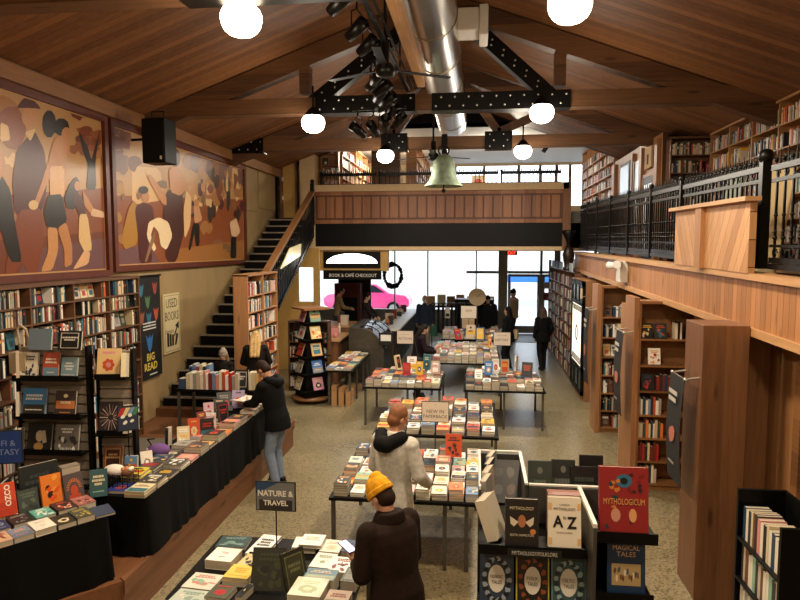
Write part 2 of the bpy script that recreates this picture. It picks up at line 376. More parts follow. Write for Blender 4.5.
# ---------------- shopfront at the far end
fr = MB(); X0, X1 = -7.5, 4.55
def mullion(x, wd=.07, z0=0, z1=3.3): fr.box(x-wd/2, YF-.06, z0, x+wd/2, YF+.06, z1)
for x in (-7.4, -5.2, -3.2, -1.9): mullion(x, .05, .9)
mullion(-0.02, .05, .9); fr.box(.83, YF-.07, 2.3, 1.17, YF+.07, 2.42); mullion(2.45, .09); mullion(3.05, .22); mullion(4.45, .1)
fr.box(-.4, YF-.06, 2.32, X1, YF+.06, 2.42).box(X0, YF-.08, 3.2, X1, YF+.08, 3.32).box(X0, YF-.08, 0, .85, YF+.08, .9)
fw = struct('window_1', fr, M['alu'])
MB().box(X0, YF-.01, .9, .85, YF+.01, 3.2).build('pane', M['glass'], fw)
MB().box(1.2, YF-.01, 2.42, X1, YF+.01, 3.2).build('pane', M['glass'], fw)
for k, (xa, xb) in enumerate(((1.2, 2.4), (3.18, 4.4), (2.5, 2.94))):
    dd = MB().box(xa, YF-.04, .02, xa+.09, YF+.03, 2.3).box(xb-.09, YF-.04, .02, xb, YF+.03, 2.3).box(xa+.09, YF-.04, 2.2, xb-.09, YF+.03, 2.3).box(xa+.09, YF-.04, .02, xb-.09, YF+.03, .3)
    do = struct('door_%d' % (k+3), dd, M['alu'])
    MB().box(xa+.09, YF-.01, .3, xb-.09, YF, 2.2).build('pane', M['glass'], do)
    MB().tube((xb-.05, YF-.09, .85), (xb-.05, YF-.09, 1.5), .015).build('door_handle', M['bolt'], do)
struct('trim_pillar', MB().box(.83, YF-.2, 0, 1.17, YF+.08, 3.2), plain('pillar_paint', '#8a8478', .6))
struct('floor_doormat', MB().box(1.0, 22.6, 0, 4.0, 24.6, .012), M['black'])
# upstairs far windows
fu = MB()
fu.box(X0, YF-.08, 3.3, X1, YF+.08, 4.9).box(X0, YF-.08, 6.42, X1, YF+.08, 6.6).box(X0, YF-.08, 4.9, -1.8, YF+.08, 6.42)
struct('wall_front_upper', fu, M['cream'])
f2 = MB()
for x in (-1.75, -.9, .2, 1.5, 2.3, 2.9, 3.4, 4.4): f2.box(x, YF-.05, 4.9, x+.1, YF+.05, 6.42)
w2 = struct('window_2', f2, M['beam']); MB().box(-1.8, YF-.01, 4.9, X1, YF+.01, 6.42).build('pane', M['glass'], w2)
# street outside: pale building
struct('wall_street', MB().box(-30, 42, -.2, 40, 43, 3.4).box(-30, 41.8, 3.4, 40, 43, 3.8), M['white'])
# ============================================================ OVERHEAD
LX, RX = -5.4, 4.5
def truss(Y, label, kind):
    t = world_thing('roof_truss', label, 'roof truss', (XRID, Y, 5.4), 'timber roof trusses')
    MB().box(LX, Y-.12, 5.38, RX, Y+.12, 5.62).build('bottom_chord', M['beam'], t)
    for s in (-1, 1):
        xe = LX if s < 0 else RX
        a = Vector((xe, Y, zroof(xe)-.17)); b = Vector((XRID, Y, ZR-.17))
        MB().bar(a, b, .22, .28, up=(0,0,1)).build('top_chord', M['beam'], t)
    def plate(x0, z0, x1, z1):
        pl = MB(); bo = pl; pl.box(x0, Y-.135, z0, x1, Y+.135, z1, '#0b0b0b')
        nx = max(2, int((x1-x0)/.2)); nz_ = 2 if z1-z0 < .35 else 3
        for i in range(nx):
            for j in range(nz_):
                bx = x0+(x1-x0)*(i+.5)/nx + (.04 if j % 2 else -.04); bz = z0+(z1-z0)*(j+.5)/nz_
                bo.ball((bx, Y-.14, bz), .016, 6, 4, '#c0bcb2')
        pl.build('steel_plate', M['steelv'], t)
    if kind == 1:
        for x in (-2.68, 1.2):
            MB().box(x-.08, Y-.1, 5.7, x+.08, Y+.1, zroof(x)-.28).build('post', M['beam'], t)
            s = -1 if x < 0 else 1
            p = Vector((x-.1*s, Y-.01, 5.52)); q = Vector((XRID+.45*s, Y-.01, ZR-.5))
            bo = MB().bar(p, q, .2, .22, '#0b0b0b')
            for i in range(12):
                c = p.lerp(q, .15+.75*i/11); bo.ball((c.x+(.05 if i%2 else -.05), Y-.112, c.z), .016, 6, 4, '#c0bcb2')
            bo.build('brace', M['steelv'], t)
        plate(-2.5, 5.37, -0.95, 5.63); plate(-.7, 5.37, 1.35, 5.63)
        MB().box(XRID-.3, Y-.13, ZR-.75, XRID+.3, Y+.13, ZR-.3).build('ridge_plate', M['black'], t)
    else:
        for x, s in ((-1.75, -1), (.42, 1)):
            MB().bar((x, Y, 5.7), (x+1.3*s, Y, 6.25), .12, .16).build('brace', M['beam'], t)
            MB().bar((x, Y, 5.7), (x-.75*s, Y, 6.75), .12, .16).build('brace', M['beam'], t)
            plate(x-.28, 5.34, x+.28, 5.7)
        plate(LX, 5.34, -4.6, 5.66); plate(3.75, 5.3, 4.45, 5.62)
truss(5.35, 'near timber roof truss crossing the top edge of the hall', 1)
truss(10.0, 'middle timber roof truss with long black bolted steel plates', 1)
truss(13.7, 'far timber roof truss with small square black bolted plates', 2)
truss(1.6, 'timber roof truss overhead behind the viewer', 1)
# purlin-like wall beams
struct('trim_eave_left', MB().box(-5.44, YB+.1, 5.21, -5.3, 17.0, 5.42), M['shelf'])
struct('trim_eave_right', MB().box(4.35, 12.9, 5.0, 4.54, 17.0, 5.22), M['beam'])
bb = MB().bar((-.86, 3.0, 5.82), (-.86, 9.86, 5.82), .11, .2)
tag(bb.build('longitudinal_beam', M['pine_trim']), 'pale wooden beam running along the hall under the round duct', 'beam')

# lamps
def lamp(i, x, y, z, colr, wt):
    lab = ['glowing round glass lamp hanging from the near truss, left of the duct', 'glowing round glass lamp at the top edge, right of the duct',
           'lit globe lamp under the middle truss, left of the bell', 'lit globe lamp under the middle truss, right of the duct',
           'lit globe lamp under the far truss, just left of the bell', 'lit globe lamp under the far truss, right of the bell'] + ['globe lamp overhead behind the viewer, %s' % s for s in ('left near', 'right near', 'left rear', 'right rear')]
    t = thing('ceiling_lamp', lab[i], 'lamp', (x, y, z), 0, 'globe lamps along the roof trusses')
    b = MB(); b.lathe([(.001,-.15),(.05,-.147),(.1,-.13),(.14,-.1),(.165,-.06),(.177,-.01),(.177,.03),(.16,.07),(.135,.1)], n=32)
    b.build('glass_globe', emis('lamp_glow_%d' % i, colr, 14 if i < 2 or i > 5 else 11), t)
    MB().lathe([(.135,.1),(.12,.14),(.07,.2),(.02,.24)], n=16).tube((0,0,.2),(0,0,5.75-z if z < 5.5 else .3),.015).build('lamp_housing', M['iron'], t)
    ld = bpy.data.lights.new('lamp_light', 'AREA'); ld.shape = 'DISK'; ld.size = .36; ld.energy = wt*.68; ld.color = colr
    lo = bpy.data.objects.new('lamp_light', ld); C.objects.link(lo); lo.parent = t; lo.location = (0, 0, -.17)
    l2 = bpy.data.lights.new('lamp_glow', 'POINT'); l2.energy = wt*.34; l2.color = colr; l2.shadow_soft_size = .2; o2 = bpy.data.objects.new('lamp_glow', l2); C.objects.link(o2); o2.parent = t; o2.location = (0, 0, -.37)
for i, a in enumerate(LAMPS): lamp(i, *a)

# round duct
def duct(y0, y1, x, z, r, label):
    t = world_thing('ventilation_duct', label, 'duct', (x, y0, z))
    MB().tube((x, y0, z), (x, y1, z), r, r, 36).build('duct_pipe', M['steel'], t)
    m = MB()
    for k in range(int((y1-y0)/1.6)+1):
        y = y0+.05+1.6*k
        if y < y1: MB().tube((x, y, z), (x, y+.05, z), r+.012, r+.012, 36).build('seam_band', M['steel'], t)
    return t
du = duct(2.0, 15.7, -.62, 6.3, .34, 'large round galvanised ventilation duct running under the ridge')
MB().tube((-.62,15.7,6.3),(-.62,15.9,6.3),.34,.3,30).build('duct_end', M['steel'], du)
vt = world_thing('air_outlet', 'off-white square air outlet on the right side of the round duct', 'vent', (-.1, 9.0, 6.35))
MB().box(-.3, 8.85, 6.2, .0, 9.3, 6.5).box(0.0, 8.8, 6.12, .12, 9.35, 6.52).build('outlet_box', M['white'], vt, bevel=.02)
MB().box(.119, 8.88, 6.2, .126, 9.27, 6.45).build('outlet_opening', M['black'], vt)
# spotlight tracks
tr = world_thing('lighting_track', 'long black lighting track left of the duct', 'track', (-1.1, 5, 5.7))
MB().bar((-1.12, 4.5, 5.68), (-1.06, 9.84, 5.68), .05, .05).bar((-1.04, 4.5, 5.7), (-.98, 9.84, 5.7), .02, .03).build('rail', M['iron'], tr)
MB().path([(-1.1,5.9,5.68),(-1.1,5.9,6.8)],.012).path([(-1.08,9.0,5.68),(-1.08,9.0,6.8)],.012).build('hangers', M['iron'], tr)
def spot(x, y, z, ax, label, far=False):
    t = thing('spotlight', label, 'spotlight', (x, y, z), ax, 'black spotlights on the ceiling track')
    b = MB(); Mx = Matrix.Rotation(R(62), 4, 'X')
    b.lathe([(.0,-.14),(.055,-.14),(.065,-.02),(.075,.12),(.068,.12),(.05,.06),(0,.05)], n=14, M=Mx); b.build('lamp_can', M['iron'], t)
    MB().path([(0,0,.0),(.085,0,.02),(.085,0,.16),(0,0,.2),(-.085,0,.16),(-.085,0,.02),(0,0,0)],.008).tube((0,0,.2),(0,0,.28),.012).build('yoke', M['iron'], t)
ys = [6.1, 6.85, 7.4]
nm = ['topmost black spotlight by the near end of the ceiling track', 'second black spotlight down the ceiling track', 'third black spotlight down the ceiling track, before the fan']
for i, y in enumerate(ys): spot(-1.3+.02*i, y, 5.6-.0*i, R(60), nm[i])
for i in range(8):
    spot(-1.24-.07*(i % 2), 8.0+i*.23, 5.42-.02*i, R(35+20*(i % 3)), ['black spotlight %s in the tight row over the middle truss' % s for s in ('nearest', 'second', 'third', 'fourth', 'fifth', 'sixth', 'seventh', 'farthest')][i])
for i, (x, y) in enumerate(((-1.75,9.4),(-1.55,9.6),(-1.35,9.45),(-1.15,9.5))):
    spot(x, y, 5.02+.05*i, R(-40+25*i), 'black spotlight %s of the cluster hung below the middle truss' % ('leftmost', 'second from left', 'third from left', 'rightmost')[i])
tag(MB().bar((-1.85,9.5,5.33),(-1.05,9.55,5.36),.03,.03).build('spotlight_bar', M['iron']), 'short black bar carrying the spotlight cluster under the middle truss', 'bar')
# ceiling fans
def fan(x, y, z, top, label):
    t = thing('ceiling_fan', label, 'ceiling fan', (x, y, z))
    MB().tube((0,0,.1),(0,0,top-z),.02).lathe([(.05,.32),(.05,.1),(.1,.07),(.12,0),(.1,-.05),(.04,-.07),(0,-.07)], n=18).build('motor_housing', M['iron'], t)
    MB().tube((0,0,.12),(0,0,.3),.045,.045,14).build('chrome_collar', M['bolt'], t)
    for k in range(3):
        a = k*2*PI/3+.55; m = MB(); m.bar((.1*math.cos(a),.1*math.sin(a),.02),(.28*math.cos(a),.28*math.sin(a),.02),.04,.01)
        m.bar((.26*math.cos(a),.26*math.sin(a),.02),(.85*math.cos(a),.85*math.sin(a),.02),.09,.006); m.build('blade', M['iron'], t)
fan(-1.07, 7.5, 5.33, 6.7, 'near black ceiling fan on a chrome rod left of the duct')
fan(-.9, 13.2, 5.14, 6.7, 'far black ceiling fan behind the green bell')
# bell
bt = thing('bronze_bell', 'large green patinated bell hanging from the far truss', 'bell', (-.69, 13.25, 4.56))
MB().lathe([(.385,.0),(.37,.03),(.31,.1),(.265,.2),(.235,.35),(.215,.5),(.19,.57),(.12,.62),(0,.64),(0,.6),(.17,.54),(.2,.4),(.25,.18),(.34,.02),(.385,0)], n=32).build('bell_body', M['verdigris'], bt)
MB().lathe([(.39,-.005),(.395,.012),(.37,.03)], n=32).build('bell_rim', M['verdigris'], bt)
MB().tube((0,0,.6),(0,0,-.06),.012).ball((0,0,-.09),.045).build('clapper', M['iron'], bt)
m = MB()
for s in (-1, 1): m.path([(.05*s,0,.6),(.11*s,0,.7),(.09*s,0,.78),(0,0,.8)],.018)
m.box(-.05,-.05,.76,.05,.35,.86).box(-.06,.3,.7,.06,.42,1.1); m.build('hanger', M['iron'], bt)
# PA speaker on the left wall
sp = thing('loudspeaker', 'tall black loudspeaker hanging high in front of the mural', 'speaker', (-4.8, 9.35, 4.57), R(-4))
MB().box(-.19,-.15,0,.19,.18,.66).build('cabinet', M['black'], sp, bevel=.015)
MB().box(-.17,-.162,.03,.17,-.15,.63).build('grille', plain('speaker_cloth', '#151514', .9, noise=.3, scale=200), sp)
MB().box(.11,-.168,.05,.14,-.161,.1).build('badge', M['white'], sp)
MB().path([(-.1,0,.655),(-.1,0,.78),(.1,0,.78),(.1,0,.655)],.01).build('bracket', M['iron'], sp); MB().tube((-.18,.1,.4),(-.55,.15,.4),.02).build('wall_arm', M['iron'], sp)
# small wall camera / light fixture on the gallery front
fx = world_thing('emergency_light', 'white twin emergency light fixed to the gallery boards', 'emergency light', (2.44, 11.2, 2.95))
MB().box(2.36, 11.0, 2.72, 2.5, 11.3, 3.08).build('housing', M['white'], fx, bevel=.02)
MB().tube((2.36,11.2,3.0),(2.25,11.35,3.0),.05,.07,14).tube((2.36,10.98,3.05),(2.28,10.85,3.03),.05,.07,14).build('lamp_head', M['white'], fx)

# ============================================================ MURALS
M['mural'] = vcol('mural_paint', .33, noise=.22)
def mural(name, label, px, Ya, Yb, za, zb, bgc, shapes, x=XL+.03):
    t = world_thing(name, label, 'mural', (x, Ya, za))
    MB().box(x-.03, Ya, za, x, Yb, zb, bgc).build('painted_panel', M['mural'], t)
    m = MB(); k = 0
    for col, poly in shapes:
        k += 1; xx = x+.0004+.00009*k
        pts = []
        for (u, v) in poly:
            p = atx(u, v, x); pts.append((xx, min(max(p.y, Ya+.02), Yb-.02), min(max(p.z, za+.02), zb-.02)))
        if k > 3: 
            for _ in range(1): pts = [tuple(a_*w1+b_*(1-w1) for a_, b_ in zip(p1, p2)) for p1, p2 in zip(pts, pts[1:]+pts[:1]) for w1 in (.86, .14)]
        pts = pts if area(pts) < 0 else pts[::-1]
        m.add(pts, [tuple(range(len(pts)))], col)
    m.build('painted_figures', M['mural'], t)
    f = MB(); wd = .09
    f.box(x-.03, Ya-wd, za-wd, x+.05, Yb+wd, za).box(x-.03, Ya-wd, zb, x+.05, Yb+wd, zb+wd)
    f.box(x-.03, Ya-wd, za, x+.05, Ya, zb).box(x-.03, Yb, za, x+.05, Yb+wd, zb); f.build('mural_frame', plain(name+'_frame_paint', '#5c2a1c', .4), t)
def area(p): return sum(p[i][1]*p[(i+1)%len(p)][2]-p[(i+1)%len(p)][1]*p[i][2] for i in range(len(p)))
def blob(cx, cy, rx, ry, n=10, rot=0, j=0, seed=1):
    r_ = random.Random(seed); out = []
    for i in range(n):
        a = 2*PI*i/n; k = 1+r_.uniform(-j, j); X = rx*k*math.cos(a); Y = ry*k*math.sin(a)
        out.append((cx+X*math.cos(rot)-Y*math.sin(rot), cy+X*math.sin(rot)+Y*math.cos(rot)))
    return out
Rr = random.Random(5)
sky, dun, rust, mar, skin, pale, dk, ochre, plum = '#b88c58', '#a5703f', '#7d3f22', '#4f1f1b', '#bd8250', '#d9b47c', '#1c1713', '#a87a33', '#6d4a4a'
S1 = [('#86492a', [(-60,200),(115,190),(115,275),(-60,300)]), ('#6e3a22', [(-60,245),(115,232),(115,275),(-60,300)]), (plum, [(30,250),(112,238),(112,274),(20,282)])]
for i in range(26): S1.append((Rr.choice([rust, dun, '#8c5a3a', pale]), blob(Rr.uniform(-40,112), Rr.uniform(125,225), Rr.uniform(3,9), Rr.uniform(3,8), 8, 0, .3, i)))
for i in range(14): S1.append((Rr.choice(['#7b3f20', '#6a351d', '#91512c']), blob(Rr.uniform(68,104), Rr.uniform(112,150), Rr.uniform(4,8), Rr.uniform(3,7), 9, 0, .35, 50+i)))
S1 += [('#2a2420', [(78,130),(82,150),(88,165),(86,190),(96,190),(95,160),(100,128),(94,150),(91,160),(88,148)]),
 (dun, blob(6,112,14,16,10,0,.2,3)), ('#8c5134', blob(12,130,16,22,10,0,.2,4)),
 (mar, [(16,150),(34,130),(44,150),(47,178),(45,200),(40,214),(14,214),(12,180)]), (rust, [(18,210),(42,208),(44,240),(38,274),(28,276),(22,262),(14,278),(4,280)]),
 ('#c08a5a', blob(30,116,9,12)), (mar, [(16,108),(22,100),(24,94),(34,95),(37,104),(41,109),(30,108)]), (pale, [(24,132),(30,142),(36,128)]),
 ('#e3bd85', [(0,122),(8,126),(10,140),(0,142)]), ('#241d19', blob(49,124,7,14)), (skin, [(54,138),(66,132),(70,150),(64,160),(66,172),(64,198),(50,200),(48,160)]),
 (dk, blob(61,127,8,9)), (skin, blob(66,134,5,7)), ('#d9a66c', [(49,166),(64,166),(64,198),(50,198)]), (dk, [(48,195),(62,194),(67,222),(57,229),(46,227),(43,212)]),
 ('#c48d58', [(47,227),(57,228),(58,250),(52,270),(40,272),(48,252)]), ('#b87d4a', [(57,228),(66,222),(72,246),(72,264),(64,268),(64,250)]), (skin, [(48,160),(42,180),(34,202),(30,206),(36,210),(44,190),(50,176)]), (pale, blob(33,205,5,5)),
 (dk, [(-6,172),(2,176),(10,190),(14,220),(22,262),(10,262),(0,228),(-10,220)]), (skin, [(-10,150),(2,150),(6,168),(-2,182),(-12,184)]),
 ('#2b211c', [(68,186),(76,176),(80,184),(76,200),(74,210),(66,208),(64,198)]), (skin, blob(77,186,3,5)), (mar, [(74,192),(82,196),(86,214),(80,218),(74,204)]), (pale, [(79,214),(87,214),(92,250),(84,252),(78,240)]), ('#d8a878', [(84,250),(90,252),(88,264),(72,270),(78,260)]), (skin, [(82,190),(90,202),(95,212),(92,216),(84,206)]), ('#d4ad84', [(92,208),(104,212),(104,218),(90,216)])]
mural('mural', 'near wall mural of large walking figures, one in a bowler hat', None, 3.3, 8.86, 2.98, 5.12, sky, S1)
S2 = [('#8a4b28', [(112,195),(245,200),(245,262),(112,272)]), ('#a06a34', [(170,250),(245,240),(245,262),(165,268)]), (plum, [(112,250),(150,244),(160,268),(112,273)]), ('#d5ac74', [(132,166),(160,168),(164,200),(132,205)])]
for i in range(14): S2.append((Rr.choice(['#7b3f20', '#6a351d', '#85482a']), blob(Rr.uniform(112,134), Rr.uniform(125,170), Rr.uniform(4,8), Rr.uniform(4,9), 9, 0, .35, 80+i)))
for i in range(8): S2.append((plum if i % 2 else '#8f6348', blob(190+i*7, 160+i*2, 7, 9, 8, 0, .3, 100+i)))
for i in range(44): S2.append((Rr.choice([rust, dun, '#8c5a3a', pale, mar, '#3a2d24', '#c48d58']), blob(Rr.uniform(190,244), Rr.uniform(172,215), Rr.uniform(1.2,3.2), Rr.uniform(4,11), 8, 0, .3, 120+i)))
for i in range(30): S2.append((Rr.choice([dun, '#8c5a3a', '#9a6a40', '#7a5a38', ochre]), blob(Rr.uniform(116,244), Rr.uniform(180,250), Rr.uniform(2,6), Rr.uniform(2,7), 8, 0, .3, 170+i)))
S2 += [('#a9792f', [(128,208),(134,200),(138,212),(137,244),(124,250),(121,238)]), (mar, [(134,208),(142,202),(152,206),(154,220),(150,238),(152,262),(140,264),(138,240)]), ('#b98052', blob(145,197,4,6)), (dk, blob(143,190,5,4)),
 ('#452019', [(166,190),(182,190),(184,230),(176,262),(166,262),(162,220)]), (skin, [(168,170),(176,165),(182,175),(188,186),(180,196),(170,192)]), ('#3f2a20', blob(175,158,5,9)), (skin, [(146,176),(150,174),(166,196),(166,206),(160,202)]), ('#e0b883', [(186,190),(191,198),(190,225),(184,240),(183,210)]),
 ('#e8cfa4', [(148,222),(158,217),(168,222),(172,236),(166,250),(160,246),(158,232),(153,226),(150,236),(156,248),(153,252),(146,236)]), ('#8a6a4a', [(155,228),(150,240),(144,262),(146,262),(154,240)]),
 (dk, [(193,222),(199,224),(199,246),(196,246),(194,232),(190,250),(188,250)]), ('#c8926a', [(193,205),(198,204),(202,220),(194,224)]), (skin, blob(196,203,2.5,4)),
 (dk, [(231,236),(236,236),(236,258),(230,258)]), ('#dcb48c', [(229,222),(236,218),(240,232),(236,237),(231,236)]), ('#3a2018', blob(236,214,2.4,4))]
mural('mural', 'far wall mural of a crowd scene behind the loudspeaker', None, 9.12, 14.5, 3.03, 5.12, sky, S2)

# banner and poster on the left wall
bn = world_thing('fabric_banner', 'tall black banner with bright bird shapes beside the used books sign', 'banner', (-5.38, 9.7, 1.2))
yb0, yb1, zb0, zb1 = 9.62, 10.4, 1.13, 2.84
MB().box(-5.42, yb0, zb0, -5.4, yb1, zb1, '#0c0c0e').build('banner_cloth', M['matte'], bn)
m = MB(); MX = Matrix(((0,0,1,-5.399),(1,0,0,0),(0,1,0,0),(0,0,0,1)))
def wallpoly(poly, col, z=.0): m.add([(x, y, z) for x, y in poly], [tuple(range(len(poly)))], col, MX)
for i, (a, b, c) in enumerate(((.15,1.5,'#2d6a86'),(.6,1.52,'#8c3a34'),(.35,1.3,'#48704a'),(.62,1.08,'#a8492f'),(.15,1.05,'#8a4a36'),(.38,1.02,'#2c5f7a'),(.38,.62,'#2b6aa8'))):
    q = .09 if i < 6 else .12
    wallpoly([(yb0+a-q, zb0+b+q), (yb0+a-q*.5, zb0+b-q), (yb0+a, zb0+b-q*1.5), (yb0+a+q*.5, zb0+b-q), (yb0+a+q, zb0+b+q), (yb0+a+q*.3, zb0+b+q*.4), (yb0+a, zb0+b+q*.9), (yb0+a-q*.3, zb0+b+q*.4)], c, .001)
m.text('*BIG', yb0+.4, zb0+.36, .002, .42, .13, '#c9b24e', MX); m.text('*READ', yb0+.4, zb0+.2, .002, .42, .13, '#c9b24e', MX)
for k in range(3): m.box(yb0+.18, zb0+.82+k*.05, .001, yb0+.6, zb0+.84+k*.05, .002, '#c9c6bd', MX)
m.box(yb0+.35, zb0+.05, .001, yb0+.6, zb0+.07, .002, '#c9c6bd', MX)
m.build('banner_print', M['matte'], bn)
MB().bar((-5.4, yb0-.03, zb1), (-5.4, yb1+.03, zb1), .03, .03).build('banner_rod', M['iron'], bn)
ps = world_thing('poster_sign', 'cream used books sign with an arrow towards the stairs', 'sign', (-5.42, 10.54, 1.4))
ya, yb, za, zb = 10.54, 11.15, 1.43, 2.49
MB().box(-5.44, ya, za, -5.42, yb, zb, '#c7b98c').build('sign_board', M['matte'], ps)
m = MB(); MX = Matrix(((0,0,1,-5.419),(1,0,0,0),(0,1,0,0),(0,0,0,1)))
ink = '#4b4334'; cy = (ya+yb)/2
m.text('USED', cy, zb-.17, .001, .42, .16, ink, MX); m.text('BOOKS', cy, zb-.4, .001, .5, .16, ink, MX); m.text('Upstairs', cy-.1, zb-.68, .001, .3, .09, ink, MX)
m.add([(cy+.06,zb-.76,.001),(cy+.09,zb-.79,.001),(cy+.2,zb-.62,.001),(cy+.17,zb-.6,.001)],[(0,1,2,3)],'#15110c',MX); m.add([(cy+.11,zb-.59,.001),(cy+.25,zb-.66,.001),(cy+.25,zb-.52,.001)],[(0,1,2)],'#15110c',MX)
for k in range(3): m.box(cy-.2+k*.09, za+.12, .001, cy-.13+k*.09, za+.36-.02*k, .002, '#2a1c16', MX)
m.add([(cy+.08,za+.12,.001),(cy+.15,za+.12,.001),(cy+.22,za+.3,.001),(cy+.15,za+.34,.001)],[(0,1,2,3)],'#2a1c16',MX)
for (a, b, c, d) in ((ya+.03,za+.03,yb-.03,za+.04),(ya+.03,zb-.04,yb-.03,zb-.03),(ya+.03,za+.03,ya+.04,zb-.03),(yb-.04,za+.03,yb-.03,zb-.03)): m.box(a,b,.001,c,d,.002,'#8a7c58',MX)
m.build('sign_print', M['matte'], ps)

# ============================================================ IRON RAILINGS
def rail_section(a, b, zb, zt, label, n, newel=True, spikes=True, scroll=True, back=None):
    a = Vector(a); b = Vector(b); t = world_thing('iron_railing', label, 'railing', (a.x, a.y, zb), 'wrought iron railing sections')
    P = lambda k, z: Vector((a.x+(b.x-a.x)*k, a.y+(b.y-a.y)*k, z))
    dz = b.z-a.z
    def Q(k, f): z = zb+(zt-zb)*f; return P(k, z+dz*k)
    m = MB()
    for f, s in ((.02,.05),(.86,.035),(.98,.05)): m.bar(Q(0,f), Q(1,f), s, s)
    if scroll: m.bar(Q(0,.22),Q(1,.22),.025,.025).bar(Q(0,.08),Q(1,.08),.03,.05)
    m.build('rails', M['iron'], t)
    m = MB()
    for i in range(n):
        k = (i+.5)/n; top = 1.0
        m.bar(Q(k,.05), Q(k,top), .018, .018)
        if scroll:
            m.ball(Q(k,.52),.02,6,4); m.ball(Q(k,.3),.022,6,4); m.ball(Q(k,.36),.018,6,4)
    if spikes:
        for i in range(n*2):
            k = (i+.5)/(n*2); p = Q(k,1.0); m.tube(p, p+Vector((0,0,.1 if i % 2 else .15)), .014, .002, 6)
            if i % 2: m.ball(p+Vector((0,0,.05)),.022,6,4)
    if scroll:
        L_ = (b-a).length; ns_ = max(3, int(L_/.16)); d = (b-a).normalized()
        for i in range(ns_):
            for f, rr in ((.15,.05),(.92,.04)):
                c = Q((i+.5)/ns_, f); pts = []
                for j in range(9):
                    an = j*PI/4*.95; q = rr*(1-.06*j); pts.append(c+d*(q*math.cos(an)*(1 if i%2 else -1))+Vector((0,0,q*math.sin(an))))
                m.path(pts, .008, 4)
    m.build('ironwork', M['iron'], t)
    if newel:
        p = Q(0,0); m = MB(); w_ = .04 if 'big' in label else .025; m.box(p.x-w_,p.y-w_,p.z-.02,p.x+w_,p.y+w_,p.z+(zt-zb)*1.06)
        m.build('newel_post', M['iron'], t); q = Q(0,1.1); MB().ball(q,.07 if 'big' in label else .04,12,8).tube(q-Vector((0,0,.1)),q,.03,.02).build('finial', M['iron'], t)
ys = [6.2, 8.6, 10.05, 11.5, 13.0, 14.4, 15.6, 16.8]
lab = ['with the big ball newel, behind the diagonal pine parapet', 'just past the pine parapet', 'above and before the emergency light', 'right above the emergency light', 'fifth from the near end',
       'next to the farthest one', 'farthest, ending at the balcony']
def zz(y, a, b): return gz(y, a, b)
for i in range(7):
    y0, y1 = ys[i], ys[i+1]; zb_ = gz(y0, 3.12, 3.26); zt_ = gz(y0, 4.02, 4.28); e = gz(y1, 3.57, 3.77)-gz(y0, 3.57, 3.77)
    rail_section((2.6, y0+.055, 0), (2.6, y1-.055, e), zb_, zt_, 'black wrought iron gallery railing section, ' + lab[i], int((y1-y0)/.115))
rail_section((2.6, 4.3, 0), (2.6, 6.08, .02), 3.10, 4.0, 'black wrought iron gallery railing section at the right edge of the view', 12)
rail_section((2.6, 2.8, 0), (2.6, 4.2, .02), 3.08, 3.98, 'black wrought iron gallery railing section beside the viewer', 12)
xs = [BX0+.1+i*(BX1-BX0-.1)/4 for i in range(5)]
for i in range(4):
    rail_section((xs[i]+.04, 17.1, 0), (xs[i+1]-.04, 17.1, 0), 4.98, 5.28, 'low black iron railing on the balcony ledge, %s of four from the left' % ('first', 'second', 'third', 'last')[i], 14, True, True, False)
# pine parapet with diagonal boards behind the cap
pp = world_thing('pine_parapet', 'pine parapet of diagonal boards standing before the gallery railing', 'parapet', (2.5, 6.0, 3.07))
def wedge(x0, y0, x1, y1, za, zb2):
    return MB().add([(x0,y0,za[0]),(x1,y0,za[0]),(x1,y1,za[1]),(x0,y1,za[1]),(x0,y0,zb2[0]),(x1,y0,zb2[0]),(x1,y1,zb2[1]),(x0,y1,zb2[1])],[(0,3,2,1),(4,5,6,7),(0,1,5,4),(1,2,6,5),(2,3,7,6),(3,0,4,7)])
wedge(2.43, 6.12, 2.49, 7.25, (3.07,3.09), (3.72,3.74)).build('diagonal_boards', M['pine_d'], pp)
wedge(2.43, 7.43, 2.49, 8.3, (3.09,3.1), (3.74,3.75)).build('diagonal_boards', M['pine_d2'], pp)
MB().box(2.38, 7.25, 3.08, 2.49, 7.43, 3.76).build('post', M['pine_s'], pp)
wedge(2.36, 6.06, 2.5, 8.36, (3.72,3.75), (3.76,3.79)).build('cap', M['pine_trim'], pp)
# ============================================================ BOOKS
rng = random.Random(11)
STUFF = MB()
NAMES = {'#e9e2d0': 'cream', '#f0efea': 'white', '#d8c9a3': 'tan', '#121416': 'black', '#2c2f33': 'charcoal', '#24405a': 'navy blue', '#2f6b7a': 'teal',
 '#c4512f': 'orange red', '#b3282d': 'red', '#d98f8a': 'salmon pink', '#e2b23c': 'mustard yellow', '#5d7a4a': 'olive green', '#8fb7a0': 'pale green',
 '#6f8fb4': 'light blue', '#6b4a7a': 'purple', '#6b4630': 'brown', '#9b9a94': 'grey', '#e07b39': 'orange', '#3a4a3c': 'dark green', '#c7b6a0': 'beige', '#7d2b2b': 'maroon', '#e5c8c0': 'pale pink', '#3f7fc0': 'bright blue'}
PAL_DIM = ['#e9e2d0','#d8c9a3','#121416','#2c2f33','#24405a','#e9e2d0','#6b4630','#9b9a94','#3a4a3c','#c7b6a0','#7d2b2b','#f0efea','#2c2f33','#d8c9a3','#121416','#c7b6a0','#6b4630','#c4512f','#9b9a94','#2f6b7a']
PAL_BR = ['#f0efea','#e9e2d0','#d98f8a','#c4512f','#6f8fb4','#9b9a94','#e2b23c','#121416','#2c2f33','#8fb7a0','#b3282d','#e9e2d0','#24405a','#e5c8c0','#f0efea','#d8c9a3','#9b9a94','#c7b6a0','#e07b39','#f0efea','#2c2f33']
ACC = ['#f0efea','#d8c9a3','#121416','#c4512f','#e2b23c','#2f6b7a','#24405a','#8a8178','#b3282d','#d9a15c']
